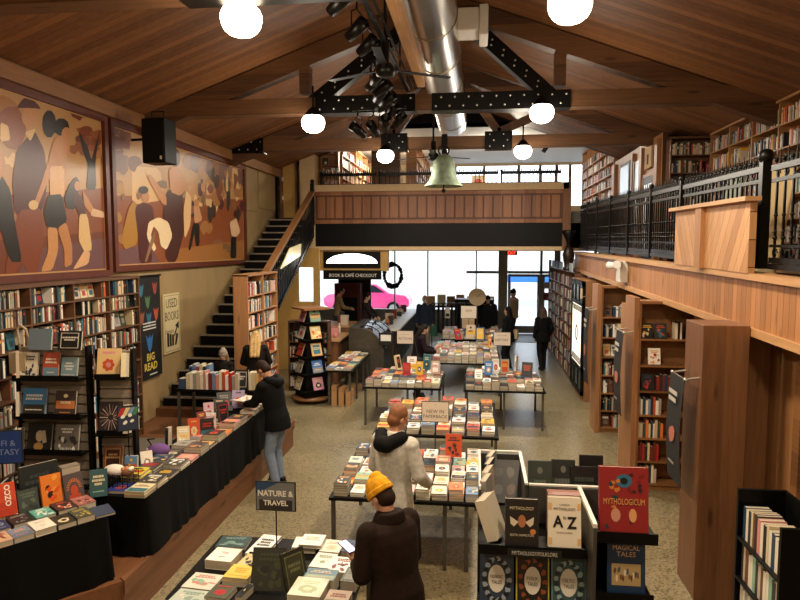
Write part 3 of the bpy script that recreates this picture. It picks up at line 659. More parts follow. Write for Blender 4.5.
def art(b, w, h, z, style, c2, c3, r_):
    # printed cover design on the front board
    W, Hh = w*.92, h*.94; e = .0007
    def rect(x0, y0, x1, y1, c, k=1): b.box((x0-.5)*W, h/2+(y0-.5)*Hh, z, (x1-.5)*W, h/2+(y1-.5)*Hh, z+e*k, c)
    def el(cx, cy, rx, ry, c, k=1, n=14, j=0): 
        pts = blob((cx-.5)*W, h/2+(cy-.5)*Hh, rx*W, ry*Hh, n, 0, j, r_.randint(0, 9999)); b.prism(pts, z, z+e*k, c)
    def bars(cy, n, c, hh=.05, k=3):
        for i in range(n):
            a = r_.uniform(.22, .42); x = .5-a
            while x < .5+a-.03:
                q = r_.uniform(.05, .13); rect(x, cy-i*hh*1.6, min(x+q, .5+a), cy-i*hh*1.6+hh, c, k); x += q+.025
    if style == 0: bars(.78, 2, c2, .07); el(.5, .36, .3, .22, c3, 2, 14, .15); el(.5, .36, .15, .11, c2, 3)
    elif style == 1: rect(0, .0, 1, .42, c2); bars(.72, 2, c3, .08); bars(.2, 1, c3, .04)
    elif style == 2: rect(.08, .08, .92, .92, c2); rect(.12, .11, .88, .89, c3, 2); bars(.62, 2, c2, .08)
    elif style == 3:
        for i in range(9): el(r_.uniform(.12,.88), r_.uniform(.1,.6), r_.uniform(.05,.16), r_.uniform(.04,.12), r_.choice((c2, c3)), 1+i*.2, 9, .3)
        bars(.82, 2, c2, .07)
    elif style == 4: rect(0, .3, 1, .62, c2); bars(.5, 1, c3, .1); bars(.12, 1, c2, .05); el(.5, .82, .12, .08, c3, 2)
    elif style == 5:
        for i in range(7):
            a = 2*PI*i/7; el(.5+.2*math.cos(a), .42+.16*math.sin(a), .1, .08, c2, 1+.1*i, 8)
        el(.5, .42, .1, .08, c3, 3); bars(.84, 1, c3, .08)
    else: bars(.7, 3, c2, .09); bars(.15, 1, c3, .04)
NB = 0
def book(loc, w, h, t, col, label, group=None, rx=0, rz=0, style=None, c2=None, c3=None, texts=None, ry=0, extra=None, cat='book'):
    """lying book: x across, y from foot to head, z up; cover boards and spine are the body, the pages a part"""
    global NB; NB += 1
    r_ = random.Random(NB*7+3)
    b = MB(); e = .0025
    b.box(-w/2, 0, 0, w/2, h, e, col).box(-w/2, 0, t-e, w/2, h, t, col).box(-w/2, 0, e, -w/2+e, h, t-e, col)
    c2 = c2 or r_.choice([c for c in ACC if c != col]); c3 = c3 or r_.choice([c for c in ACC if c not in (col, c2)])
    if style is None: style = r_.randint(0, 6)
    if style >= 0: art(b, w, h, t, style, c2, c3, r_)
    for tx in (texts or []): b.text(tx[0], tx[1]*w, h*tx[2], t+.002, w*tx[3], h*tx[4], tx[5], Matrix.Translation((0,0,0)) if len(tx) < 7 else Matrix.Translation((tx[1]*w, h*tx[2], 0)) @ Matrix.Rotation(tx[6], 4, 'Z') @ Matrix.Translation((-tx[1]*w, -h*tx[2], 0)))
    if extra: extra(b, w, h, t)
    o = b.build('book', M['print']); o.location = loc
    o.rotation_euler = (Matrix.Rotation(rz, 3, 'Z') @ Matrix.Rotation(rx, 3, 'X') @ Matrix.Rotation(ry, 3, 'Y')).to_euler()
    tag(o, label, cat, group or CURG[0])
    MB().box(-w/2+e, .003, e, w/2-.003, h-.003, t-e).build('page_block', M['paper'], o)
    return o
def fb(M_, w, h, t, col, top=True):      # one of the uncounted books: lying
    b = STUFF; n = len(b.v)
    vs = [(-w/2,0,0),(w/2,0,0),(w/2,h,0),(-w/2,h,0),(-w/2,0,t),(w/2,0,t),(w/2,h,t),(-w/2,h,t)]
    pg = rng.choice(('#b9af9b','#a89f8b','#c4bca8'))  # greyed page tones, shade on the edges put into colour
    cols = [col, col, pg, pg, pg, col]
    for f, c in zip([(0,3,2,1),(4,5,6,7),(0,1,5,4),(1,2,6,5),(2,3,7,6),(3,0,4,7)], cols): b.add([vs[i] for i in f], [(0,1,2,3)], c, M_)
    # cover board edge lines
    b.box(-w/2-.001, -.001, t-.0025, w/2+.001, h, t+.0002, col, M_)
    if top:
        c = rng.choice(ACC); x = rng.uniform(.15,.3)
        b.box(-w*x, h*.55, t, w*x, h*.8, t+.001, c, M_)
        if rng.random() < .5: b.box(-w*.35, h*.1, t, w*.35, h*.4, t+.001, rng.choice(ACC), M_)
def ub(M_, t, d, h, col):                # uncounted, upright: spine faces local -y
    b = STUFF
    vs = [(0,0,0),(t,0,0),(t,d,0),(0,d,0),(0,0,h),(t,0,h),(t,d,h),(0,d,h)]
    for f, c in zip([(0,3,2,1),(4,5,6,7),(0,1,5,4),(1,2,6,5),(2,3,7,6),(3,0,4,7)], [col,'#cdc2a8',col,col,'#cdc2a8',col]): b.add([vs[i] for i in f], [(0,1,2,3)], c, M_)
    if rng.random() < .7 and t > .012:
        a = rng.uniform(.5,.75); b.box(t*.2, -.001, h*a, t*.8, 0, h*(a+.15), rng.choice(ACC), M_)
def ub_face(M_, w, h, t, col):           # uncounted, facing out
    b = STUFF; A = M_ @ Matrix.Rotation(R(80), 4, 'X')
    vs = [(0,0,0),(w,0,0),(w,h,0),(0,h,0),(0,0,t),(w,0,t),(w,h,t),(0,h,t)]
    for f, c in zip([(0,3,2,1),(4,5,6,7),(0,1,5,4),(1,2,6,5),(2,3,7,6),(3,0,4,7)], [col,col,'#cdc2a8','#cdc2a8','#cdc2a8',col]): b.add([vs[i] for i in f], [(0,1,2,3)], c, A)
    c = rng.choice(ACC); b.box(w*.15, h*.62, t, w*.85, h*.8, t+.001, c, A); b.box(w*.25, h*.15, t, w*.75, h*.5, t+.001, rng.choice(ACC), A)
def fill(M_, L, hmax, depth, pal, face=.12, gap=.08, dense=1):
    """a run of books on a shelf; local x along the shelf, y into it, z up"""
    x = .01
    while x < L-.03:
        k = rng.random()
        if k < face and x+.16 < L:
            w = rng.uniform(.12,.15); h = min(hmax*.9, rng.uniform(.18,.22)); ub_face(M_ @ Matrix.Translation((x, depth*.45, 0)), w, h, .025, rng.choice(pal)); x += w+.015
        elif k < face+gap: x += rng.uniform(.03,.16)
        else:
            for _ in range(rng.randint(4, 12)):
                t = rng.uniform(.014,.036)
                if x+t > L-.005: break
                h = min(hmax*.93, rng.uniform(.17,.24)); ub(M_ @ Matrix.Translation((x, rng.uniform(.005,.03), 0)), t, min(depth*.8,.16), h, rng.choice(pal)); x += t+.0015
            if x > L-.05: break
RZ = lambda a: Matrix.Rotation(a, 4, 'Z')
TR = lambda x, y, z: Matrix.Translation((x, y, z))
def bookcase(name, label, cat, M_, W, D, zs, Ht, wd, bays=1, pal=PAL_DIM, face=.12, gap=.08, group=None, back=True, fillit=True, plinth=.08):
    """open bookcase in local frame: x along, front at y=0 looking to -y, depth +y"""
    o = M_.translation; t = thing(name, label, cat, tuple(o), M_.to_euler().z)
    if group: t['group'] = group
    th = .025
    for x in (0, W-th): MB().box(x, 0, 0, x+th, D, Ht).build('side_panel', wd, t)
    MB().box(0, -.01, Ht-th, W, D, Ht+.012).build('top_board', wd, t)
    if back: MB().box(th, D-.012, 0, W-th, D, Ht-th).build('back_panel', wd, t)
    if plinth: MB().box(th, .02, 0, W-th, D-.02, plinth).build('plinth', wd, t)
    for k in range(1, bays):
        x = W*k/bays; MB().box(x-th/2, 0, plinth, x+th/2, D-.012, Ht-th).build('divider', wd, t)
    for i, z in enumerate(zs):
        MB().box(th, 0, z-.02, W-th, D-.012, z).build('shelf', wd, t)
        nx = zs[i+1]-.02 if i+1 < len(zs) else Ht-th
        if fillit:
            bw = (W-th)/bays
            for k in range(bays):
                fill(M_ @ TR(th/2+k*bw+.015, .01, z), bw-.035, nx-z, D, pal, face, gap)
    return t
ORD = ['first','second','third','fourth','fifth','sixth','seventh','eighth','ninth','tenth','eleventh','twelfth','thirteenth','fourteenth','fifteenth']
def stacks(x0, x1, y0, y1, z, nx, ny, tname, pal, w=.15, h=.22, hts=(1,5), single_under=False, M_=None, skip=(), seed=3, rowword=None, th=(.02,.034), group=None):
    """stacks of books on a table, spaced in rows; the top book of every stack is a thing, those beneath are uncounted unless asked"""
    global rng
    r_ = random.Random(seed); dx = (x1-x0)/nx; dy = (y1-y0)/ny; M_ = M_ or Matrix.Identity(4)
    rz0 = M_.to_euler().z
    for j in range(ny):
        for i in range(nx):
            if (i, j) in skip: continue
            cx = x0+dx*(i+.5); cy = y0+dy*(j+.5); zz_ = z; n = r_.randint(*hts)
            bw = min(w, dx*.95)*r_.uniform(.9,1); bh = min(h, dy*.97)*r_.uniform(.92,1); col = r_.choice(pal)
            row = (['front','second','third','fourth','fifth','sixth','seventh','eighth'][j] if j < ny-1 else 'back') + ' row'
            for k in range(n):
                t = r_.uniform(*th); a = r_.uniform(-.05,.05); last = k == n-1
                P = M_ @ Vector((cx+r_.uniform(-.004,.004), cy-bh/2, zz_))
                if last:
                    book(tuple(P), bw, bh, t, col, '%s book topping the %s stack from the left, %s, %s' % (NAMES[col], ORD[i], row, tname), rz=rz0+a)
                else: fb(TR(*P) @ RZ(rz0+a), bw, bh, t, col if r_.random() < .6 else r_.choice(pal), False)
                zz_ += t+.0005
def table(label, x0, y0, x1, y1, z, name='display_table', legs=None, leg_r=.02, M_=None, top=None, th=.035):
    t = thing(name, label, 'table', ((x0+x1)/2, (y0+y1)/2, 0), 0, 'display tables of books'); W, D = (x1-x0)/2, (y1-y0)/2
    MB().box(-W, -D, z-th, W, D, z-.001).build('tabletop', top or M['black'], t, bevel=.004)
    for (lx, ly) in (legs or [(-W+.04,-D+.04),(W-.04,-D+.04),(-W+.04,D-.04),(W-.04,D-.04)]):
        MB().box(lx-leg_r, ly-leg_r, 0, lx+leg_r, ly+leg_r, z-th).build('leg', M['grey'], t)
    return t
def sign(label, x, y, z0, zc, w, h, lines, bgc, ink, border=None, rz=0, extra=None):
    t = thing('sign_stand', label, 'sign', (x, y, z0), rz, 'topic signs on thin rods')
    MB().tube((0,0,.006),(0,0,zc-h/2-z0),.006).build('rod', M['iron'], t)
    MB().tube((0,0,.001),(0,0,.009),.06,.055,16).build('foot', M['iron'], t)
    MB().box(-w/2, -.008, zc-z0-h/2, w/2, .004, zc-z0+h/2, border or '#15130f').build('sign_frame', M['matte'], t, bevel=.004)
    F = Matrix(((1,0,0,0),(0,0,-1,-.0085),(0,1,0,zc-z0),(0,0,0,1)))
    m = MB(); m.box(-w/2+.01, -h/2+.01, 0, w/2-.01, h/2-.01, .001, bgc, F)
    for (s, cy, hh, ww) in lines: m.text(s, 0, cy*h, .0015, ww*w, hh*h, ink, F)
    if extra: extra(m, F)
    m.build('sign_face', M['matte'], t); return t

CURG[0] = 'books on the tables in the middle of the hall'
# ---------------- tables with books in the middle of the hall
FT = 'front table'
table('low front book table at the bottom edge, in front of the black coated person', -2.24, 3.9, -.86, 5.29, .75, top=M['black'])
table('dark book table with grey legs behind the two men, new paperbacks on it', -1.5, 6.3, .10, 7.95, .73, legs=[(-.76,-.78),(-.76,.78),(.40,-.78),(.62,-.78),(.40,.78),(.72,.78)])
table('book table behind the new in paperback sign', -1.42, 8.6, .32, 10.6, .73)
table('book table under the fiction sign', -2.08, 11.55, -.62, 13.0, .73, legs=[(-.69,-.68),(.1,-.68),(.69,-.68),(-.69,.68),(.1,.68),(.69,.68)])
table('book table under the history sign', -.22, 11.5, 1.25, 13.1, .73, legs=[(-.69,-.72),(.0,-.72),(.69,-.72),(-.69,.72),(.0,.72),(.69,.72)])
table('book table behind the history and fiction tables', -1.02, 14.2, .56, 16.7, .73)
table('farthest book table near the entrance doors', -1.0, 18.0, .9, 19.6, .73)
stacks(-1.47, .07, 6.33, 7.85, .73, 9, 6, 'table behind both men', PAL_BR, .155, .235, (1,5), seed=5, skip=((3,4),))
stacks(-1.38, .28, 8.63, 10.4, .73, 8, 6, 'new paperback table', PAL_BR, .18, .26, (2,5), seed=8)
def ustacks(x0, x1, y0, y1, z, nx, ny, pal, hts, seed):
    r_ = random.Random(seed); dx = (x1-x0)/nx; dy = (y1-y0)/ny
    for j in range(ny):
        for i in range(nx):
            zz_ = z; c = r_.choice(pal); bw = dx*.92; bh = dy*.94
            n = r_.randint(*hts)
            for k in range(n):
                t = r_.uniform(.02,.035); fb(TR(x0+dx*(i+.5), y0+dy*(j+.5)-bh/2, zz_) @ RZ(r_.uniform(-.06,.06)), bw, bh, t, c if r_.random() < .5 else r_.choice(pal), k == n-1); zz_ += t
def stand_books(specs, where):   # books standing on tables: x, y, z, w, h, t, colour, rz, rx, word
    for (x, y, z, w, h, t, c, rz, rx, wd) in specs:
        book((x, y, z), w, h, t, c, '%s book standing %s' % (NAMES[c], wd), rx=R(rx), rz=R(rz))
ustacks(-2.04, -.66, 11.58, 12.95, .73, 9, 5, PAL_DIM+PAL_BR, (2,5), 21)
ustacks(-.18, 1.2, 11.53, 13.0, .73, 9, 5, PAL_DIM+PAL_BR, (3,6), 22)
ustacks(-.98, .5, 14.23, 16.6, .73, 9, 7, PAL_BR, (3,7), 23)
ustacks(-.95, .85, 18.03, 19.5, .73, 9, 4, PAL_BR, (2,8), 24)
stand_books([(-1.32,12.1,.86,.15,.24,.03,'#b3282d',5,80,'upright in the middle of the fiction table'), (-1.08,12.15,.86,.14,.26,.03,'#e2b23c',-4,82,'upright next to the red one on the fiction table'),
 (-.98,12.7,.86,.16,.3,.03,'#2f6b7a',-20,82,'tall at the back of the fiction table'), (-1.55,12.6,.86,.14,.3,.05,'#d8c9a3',60,78,'leaning at the back left of the fiction table'),
 (-1.28,12.7,.86,.19,.26,.03,'#f0efea',3,80,'upright at the back centre of the fiction table'), (-.78,12.3,.86,.17,.25,.03,'#c7b6a0',-8,78,'upright at the right of the fiction table')], '')
stand_books([(.24,12.1,.9,.15,.26,.03,'#3f7fc0',-12,78,'upright on the left of the history table'), (.55,12.25,.9,.16,.28,.035,'#9b9a94',4,82,'upright in the middle of the history table'),
 (.38,12.3,.9,.13,.27,.03,'#f0efea',6,82,'upright left of the grey one on the history table'), (.95,12.0,.9,.2,.27,.05,'#2c2f33',-15,74,'leaning on the right of the history table'), (.8,12.5,.92,.03,.3,.15,'#f0efea',-20,84,'edge on behind the charcoal one on the history table')], '')
stand_books([(-.14,16.6,.95,.24,.36,.04,'#c7b6a0',-8,80,'tall at the back of the table behind the history table'), (.1,16.3,.95,.22,.34,.04,'#24405a',5,80,'upright with a round emblem on the table behind the history table'),
 (-.45,16.4,.95,.16,.28,.04,'#b3282d',28,60,'propped on the back left of the table behind the history table'), (.4,16.45,.95,.22,.3,.04,'#6b4630',-25,70,'leaning at the back right of the table behind the history table'),
 (.32,15.2,.93,.06,.3,.1,'#e2b23c',15,70,'leaning alone in the middle of the table behind the history table')], '')
book((-.25,7.35,.86), .19, .27, .03, '#c4512f', 'red patterned book standing upright in the middle of the table behind the two men', rx=R(82), style=3, c2='#2c2f33', c3='#7d2b2b')
CW = '#d5cbbb'
sign('cream new in paperback sign on a black rod', -.50, 7.9, .73, 1.25, .35, .27, [('NEW IN', .02, .16, .62), ('PAPERBACK', -.22, .16, .86), ('o', .34, .05, .1)], CW, '#3a362f')
sign('cream fiction sign standing on its table', -1.45, 12.98, .73, 1.47, .35, .28, [('FICTION', -.1, .18, .75), ('new & noteworthy', .22, .08, .6)], CW, '#3a362f')
sign('cream history sign standing on its table', .52, 12.98, .73, 1.47, .35, .28, [('HISTORY', -.08, .18, .75), ('new & noteworthy', .24, .08, .6)], CW, '#3a362f')
sign('small cream sign at the back of the far book table', -.2, 16.85, .73, 1.62, .42, .34, [('NEW', .1, .2, .4)], CW, '#8a5a3a')
def road(m, F):
    m.add([(-.16,.115,.0012),(-.16,.02,.0012),(.02,.115,.0012)],[(0,1,2)],'#2c4a72', F)
    m.box(-.14, -.12, .001, .14, -.03, .0012, '#2f2c2a', F); m.add([(-.14,-.03,.0014),(.14,-.03,.0014),(.14,.02,.0014),(.03,.05,.0014),(-.04,.01,.0014),(-.14,.03,.0014)], [(0,1,2,3,4,5)], '#6d6e72', F)
sign('dark nature and travel sign with a road photo, on the front table', -1.62, 4.95, .75, 1.27, .34, .25, [('*NATURE &', .1, .2, .88), ('*TRAVEL', -.22, .18, .72)], '#75797c', '#efece4', extra=road)
CURG[0] = 'books on the front table'
# front table books
def lie(x, y, z, w, h, t, c, lab, rz=0, **k): book((x, y-.1-h/2, z), w, h, t, c, lab, rz=R(rz), **k)
rf = 'on the front table'
lie(-2.05, 5.22, .75, .26, .2, .03, '#2f4a4c', 'dark green picture book at the far left corner of the front table', 3, style=3, c2='#6f8f8a', c3='#1c2a2c')
lie(-1.80, 5.2, .75, .17, .36, .03, '#f0efea', 'long white book beside the dark green one at the back of the front table', -6, style=6, c2='#121416', c3='#121416')
lie(-2.02, 4.9, .75, .22, .22, .075, '#f0efea', 'thick white book with red script at the left edge of the front table', -4, style=-1, texts=[('JOY', 0, .3, .4, .12, '#121416'), ('THE', 0, .6, .3, .1, '#b3282d')])
lie(-1.79, 4.92, .75, .2, .26, .03, '#d9c48c', 'tan book with a dark feather shape on the front table', -8, style=3, c2='#2c2f33', c3='#2c2f33')
lie(-1.66, 4.86, .79, .17, .25, .04, '#2c2f33', 'charcoal book with grey print lying on a pile on the front table', -6, style=2, c2='#3b3f44', c3='#77756e')
fb(TR(-1.66, 4.63, .75), .17, .24, .037, '#c7b6a0')
lie(-2.06, 4.58, .75, .24, .22, .02, '#dcd7cb', 'pale floral book near the left edge of the front table', -5, style=3, c2='#c48a80', c3='#8fb7a0')
lie(-2.06, 4.34, .75, .26, .22, .02, '#bac6bd', 'pale green floral book below the other floral book on the front table', -5, style=3, c2='#8fa79a', c3='#d9d2c0')
lie(-1.79, 4.66, .79, .2, .2, .03, '#e2c75a', 'yellow book in the middle left of the front table', -4, style=6, c2='#c9a838', c3='#c9a838')
fb(TR(-1.79, 4.46, .75), .2, .2, .038, '#d8c9a3')
lie(-1.85, 4.42, .75, .17, .18, .04, '#4f5340', 'olive book with a red flower in the middle of the front table', -6, style=5, c2='#b3282d', c3='#b3282d')
lie(-1.68, 4.44, .75, .05, .22, .06, '#2c2f33', 'narrow dark book on its edge beside the olive one', -12)
lie(-2.1, 4.13, .75, .21, .2, .05, '#f0efea', 'white book at the bottom left corner of the front table', -6, style=6, c2='#3a362f', c3='#8fb7a0')
lie(-1.9, 4.13, .75, .14, .2, .03, '#5d7a4a', 'leafy green book near the bottom of the front table', -4, style=3, c2='#d9d2c0', c3='#3a4a3c')
lie(-1.74, 4.12, .75, .15, .2, .04, '#e9e6dc', 'off white book near the bottom of the front table', -4, style=6, c2='#8a8178', c3='#8a8178')
lie(-1.56, 4.12, .75, .18, .22, .03, '#3c4a38', 'dark green leaf patterned book at the bottom of the front table', -3, style=3, c2='#d9d2c0', c3='#5d7a4a')
lie(-1.36, 4.14, .75, .18, .2, .05, '#b9c0b4', 'book with a beach photo at the bottom of the front table', -2, style=1, c2='#d8c9a3', c3='#8fb4c4')
lie(-1.2, 4.1, .75, .16, .18, .04, '#7fae82', 'plain green book at the bottom of the front table', 0, style=-1)
lie(-1.42, 5.24, .75, .2, .2, .05, '#e9e4da', 'white book behind the nature sign on the front table', 4, style=-1)
lie(-1.36, 5.22, .805, .19, .2, .03, '#f0efea', 'upper white book behind the nature sign on the front table', 0, style=6, c2='#c7b6a0', c3='#c7b6a0')
lie(-1.19, 5.2, .75, .17, .22, .05, '#e8e3d6', 'cream book with faint drawing at the back of the front table', -3, style=0, c2='#c7b6a0', c3='#d8c9a3')
lie(-1.01, 5.2, .75, .17, .22, .06, '#2b3c56', 'navy speckled book at the back of the front table', -3, style=3, c2='#5a6c88', c3='#8fa0b8')
lie(-.92, 4.98, .75, .1, .2, .06, '#e6e0cf', 'cream book with a small star at the right edge of the front table', -3, style=5, c2='#c7b6a0', c3='#8a8178')
lie(-1.21, 4.95, .75, .17, .24, .05, '#eceade', 'white book with a ring motif in the middle of the front table', -5, style=0, c2='#8a9a86', c3='#e9e2d0')
lie(-1.04, 4.86, .75, .16, .24, .07, '#efece4', 'white book with red and black leaves on the front table', -5, style=3, c2='#7d2b2b', c3='#2c2f33')
lie(-.93, 4.7, .75, .12, .22, .08, '#55564c', 'grey green patterned book at the right edge of the front table', -5, style=2, c2='#55564c', c3='#77786a')
lie(-1.14, 4.6, .75, .24, .16, .12, '#5d7a8a', 'blue landscape book lying behind the sunburst book on the front table', -3, style=1, c2='#8fa08a', c3='#c7b6a0')
lie(-1.18, 4.4, .75, .24, .25, .13, '#ddd9c4', 'thick cream book with a pale green sunburst on the front table', -3, style=0, c2='#c9cdb0', c3='#a8b48c')
lie(-.96, 4.34, .75, .17, .22, .09, '#b49a80', 'book with a desert photo by the black coat on the front table', -3, style=1, c2='#6a7350', c3='#8a4a3a')
# easel pair of standing books on the front table
book((-1.52,4.42,.76), .26, .3, .025, '#26291f', 'large dark landscape book standing under the nature sign', rx=R(66), rz=R(4), style=3, c2='#3a4028', c3='#1a1c14')
book((-1.3,4.44,.76), .2, .3, .02, '#2a2a1e', 'dark book with striped pattern leaning against the big landscape book', rx=R(74), rz=R(52), style=2, c2='#6a6a48', c3='#3a3a28')

CURG[0] = 'books on the near draped table'
# ---------------- the two draped tables on the stage
def draped(label, M_, x0, y0, x1, y1, z, zb, flare=.03):
    t = thing('draped_table', label, 'table', tuple(M_.translation), M_.to_euler().z)
    MB().box(x0+.02, y0+.02, z-.03, x1-.02, y1-.02, z-.006).build('tabletop', M['grey'], t)
    for (lx, ly) in ((x0+.08,y0+.08),(x1-.08,y0+.08),(x0+.08,y1-.08),(x1-.08,y1-.08)): MB().box(lx-.02,ly-.02,zb,lx+.02,ly+.02,z-.03).build('leg', M['grey'], t)
    # cloth: rounded rectangle ring swept down with folds
    m = MB(); ring = []
    def per(k, off):
        pts = []; c = .05+off; nseg = 14
        for cx, cy, a0 in ((x1-c+off,y1-c+off,0),(x0+c-off,y1-c+off,90),(x0+c-off,y0+c-off,180),(x1-c+off,y0+c-off,270)):
            for j in range(5): a = R(a0+j*22.5); pts.append((cx+c*math.cos(a), cy+c*math.sin(a)))
        out = []
        for i in range(len(pts)):
            a = pts[i]; b2 = pts[(i+1) % len(pts)]; L_ = math.hypot(b2[0]-a[0], b2[1]-a[1]); q = max(1, int(L_/.06))
            for j in range(q): out.append((a[0]+(b2[0]-a[0])*j/q, a[1]+(b2[1]-a[1])*j/q))
        return out
    base = per(0, 0); n = len(base); cx, cy = (x0+x1)/2, (y0+y1)/2; lv = [0, .02, .15, .35, .6, .85, 1]
    vs = []
    for l in lv:
        for i, (px, py) in enumerate(base):
            d = Vector((px-cx, (py-cy)*.4)); d.normalize(); nrm = Vector((1 if px > x1-.06 else (-1 if px < x0+.06 else 0), 1 if py > y1-.06 else (-1 if py < y0+.06 else 0)))
            if nrm.length: nrm.normalize()
            f = flare*l+.016*l*math.sin(i*1.3+math.sin(i*.37)*3)
            vs.append((px+nrm.x*f, py+nrm.y*f, z-(z-zb-.004)*l))
    m.add(vs, [(k*n+i, k*n+(i+1)%n, (k+1)*n+(i+1)%n, (k+1)*n+i) for k in range(len(lv)-1) for i in range(n)], None, None, True)
    m.add([(px, py, z) for px, py in base], [tuple(range(n))])
    m.build('black_drape', M['cloth_b'], t)
    return t
ZT = .99
draped('long black draped book table along the stage edge, under the man in black', Matrix.Identity(4) @ TR(0,0,.428), -3.62, 5.45, -3.02, 9.15, ZT-.428, .0)
ang = math.atan2(5.06-4.34, -3.09+3.62)   # direction of its front edge
T1 = TR(-3.08, 5.03, .42) @ RZ(ang)
draped('near black draped table at the left edge, set at an angle to the long one', T1, -2.0, .04, -.03, .70, ZT-.42, .0)
T1b = T1 @ TR(0,0,ZT-.42)
def t1(x, y, w, h, t, c, lab, z=0, rx=0, rz=0, **k):
    P = T1b @ Vector((x, y, z)); book(tuple(P), w, h, t, c, lab, rx=R(rx), rz=ang+R(rz), **k)
# front row and second row, right to left
F1 = [(-.06,.16,.24,.02,'#39445c','slate blue book at the right corner of',-8,-1,None,None),(-.22,.145,.22,.055,'#4a4c44','dark green book with gold lettering, right end of the front row,',0,3,'#a89a4a','#6a6c50'),
 (-.37,.145,.22,.045,'#33312a','brown black book with a cream emblem in the front row,',0,0,'#33312a','#d8c9a3'),(-.53,.155,.22,.055,'#ece5d8','white book with a pale ring in the front row,',0,0,'#ddd3c4','#ece5d8'),
 (-.69,.145,.2,.045,'#7f8ba2','grey blue book with a peach top in the front row,',0,1,'#6a7488','#d9a27c'),(-.84,.145,.21,.045,'#cba48c','peach book with gold marks in the front row,',0,3,'#8a4a3a','#d8b870'),
 (-1.0,.15,.22,.05,'#c7b6a0','beige book at the left end of the front row,',0,None,None,None),(-1.16,.15,.22,.04,'#2c2f33','charcoal book past the left end of the front row,',0,None,None,None)]
for (x, w, h, t, c, lab, rz, st, c2, c3) in F1: t1(x, .05, w, h, t, c, lab+' near draped table', rz=rz, style=st, **({'c2': c2, 'c3': c3} if c2 else {}))
F2 = [(-.12,.15,.21,.07,'#9a6258','dusty red book behind the gold lettered one,',3,'#c48a80','#5a2a28'),(-.28,.155,.22,.07,'#322726','dark book with red lattice pattern in the second row,',3,'#b3442f','#d9b29a'),
 (-.45,.15,.21,.06,'#5fa79a','teal green book in the second row,',3,'#dfe8dc','#3a7a70'),(-.62,.155,.22,.06,'#2a2324','dark plum book with silver letters in the second row,',3,'#8a8178','#4a3438'),
 (-.79,.15,.21,.05,'#2b3c66','navy book in the second row,',6,'#8fa0b8','#8fa0b8'),(-.96,.15,.21,.05,'#6b4630','brown book at the left of the second row,',0,'#c7b6a0','#3a2018')]
for (x, w, h, t, c, lab, st, c2, c3) in F2: t1(x, .29, w, h, t, c, lab+' near draped table', style=st, c2=c2, c3=c3)
def burst(b, w, h, t):
    for i in range(13):
        a = PI*i/12; c = (0, h*.5); p = (c[0]+.26*w*math.cos(a), c[1]+.22*h*math.sin(a)); q = (c[0]+.4*w*math.cos(a), c[1]+.34*h*math.sin(a))
        b.bar((p[0],p[1],t+.001),(q[0],q[1],t+.001),.006,.001,'#e07b39')
    b.prism(blob(0, h*.42, w*.2, h*.2), t, t+.0012, '#b5482c'); b.box(-w*.3, h*.06, t, w*.3, h*.3, t+.001, '#b5482c'); b.text('ARTIFICE', 0, h*.12, t+.002, w*.6, h*.07, '#e8b89a')
t1(-.13, .56, .17, .27, .03, '#51484a', 'brown grey book with an orange sunburst figure standing on the near draped table', z=.0, rx=78, rz=6, style=-1, extra=burst)
def flame(b, w, h, t):
    for i in range(9): b.prism(blob(random.Random(i).uniform(-.25,.25)*w, h*random.Random(i+9).uniform(.15,.9), w*.16, h*.08, 8, .5, .4, i), t, t+.0012+.0001*i, ['#e9a13a','#2a1712','#d9521f'][i%3])
t1(-.31, .58, .17, .27, .03, '#dc7a2c', 'orange and black flame covered book standing on the near draped table', z=.03, rx=78, rz=2, style=-1, extra=flame)
t1(-.5, .57, .16, .22, .03, '#38403d', 'dark grey green book standing between the two orange ones on the near draped table', z=.0, rx=72, rz=0, style=3, c2='#5a6a5c', c3='#2a302c')
t1(-.68, .57, .16, .27, .05, '#c9482a', 'orange red book with white vertical lettering standing on the near draped table', z=.05, rx=76, rz=0, style=1, c2='#b63a20', c3='#c9482a', texts=[('*OZCO', .12, .62, 1.5, .0+.17, '#f0e6da', PI/2)])
t1(-.68, .53, .17, .1, .05, '#d9d2c0', 'cream paged book lying under the orange red one', z=.0, style=-1)
t1(.08, .55, .15, .25, .035, '#1f4c52', 'dark teal book leaning at the right end of the near draped table', z=.0, rx=70, rz=-25, style=6, c2='#d8c9a3', c3='#8fb7a0')
t1(-.1, .7, .16, .1, .3, '#8a8173', 'grey book stack end behind the sunburst book', z=.0, style=-1)
t1(-.36, .74, .32, .38, .04, '#23282a', 'large charcoal book standing behind the orange flame book', rx=84, rz=2, style=6, c2='#3a4244', c3='#3a4244')
t1(-.6, .72, .16, .3, .03, '#1d1d1f', 'small black book leaning open on a wire stand', z=.0, rx=80, rz=55, style=-1)
sign('blue sci-fi and fantasy sign at the left edge', -4.1, 5.0, .99, 1.57, .36, .30, [('SCI-FI &', .12, .17, .8), ('FANTASY', -.14, .17, .85)], '#20408a', '#7f9ad0', rz=R(15))
# rainbow topped small sign
def bow(m, F):
    for i, c in enumerate(('#b3282d','#d9c48c','#6f8fb4','#3a7a50')): m.add([(-.1+.045*i,.03,.0015),(-.06+.045*i,.03,.0015),(-.02+.045*i,.11,.0015),(-.06+.045*i,.11,.0015)], [(0,1,2,3)], c, F)
    for i, (a, b2) in enumerate(((-.05,.02),(.02,.03),(-.03,-.04),(.04,-.03))): m.prism(blob(a, b2, .022, .018, 7, .4, .3, i), .0017, .002, '#e8e4dc', F)
sign('small dark sign with rainbow stripes on a thin rod by the shelf display', -3.5, 6.0, .99, 1.58, .2, .26, [], '#27324a', '#e8e4dc', rz=R(35), extra=bow)
CURG[0] = 'books on the long draped table'
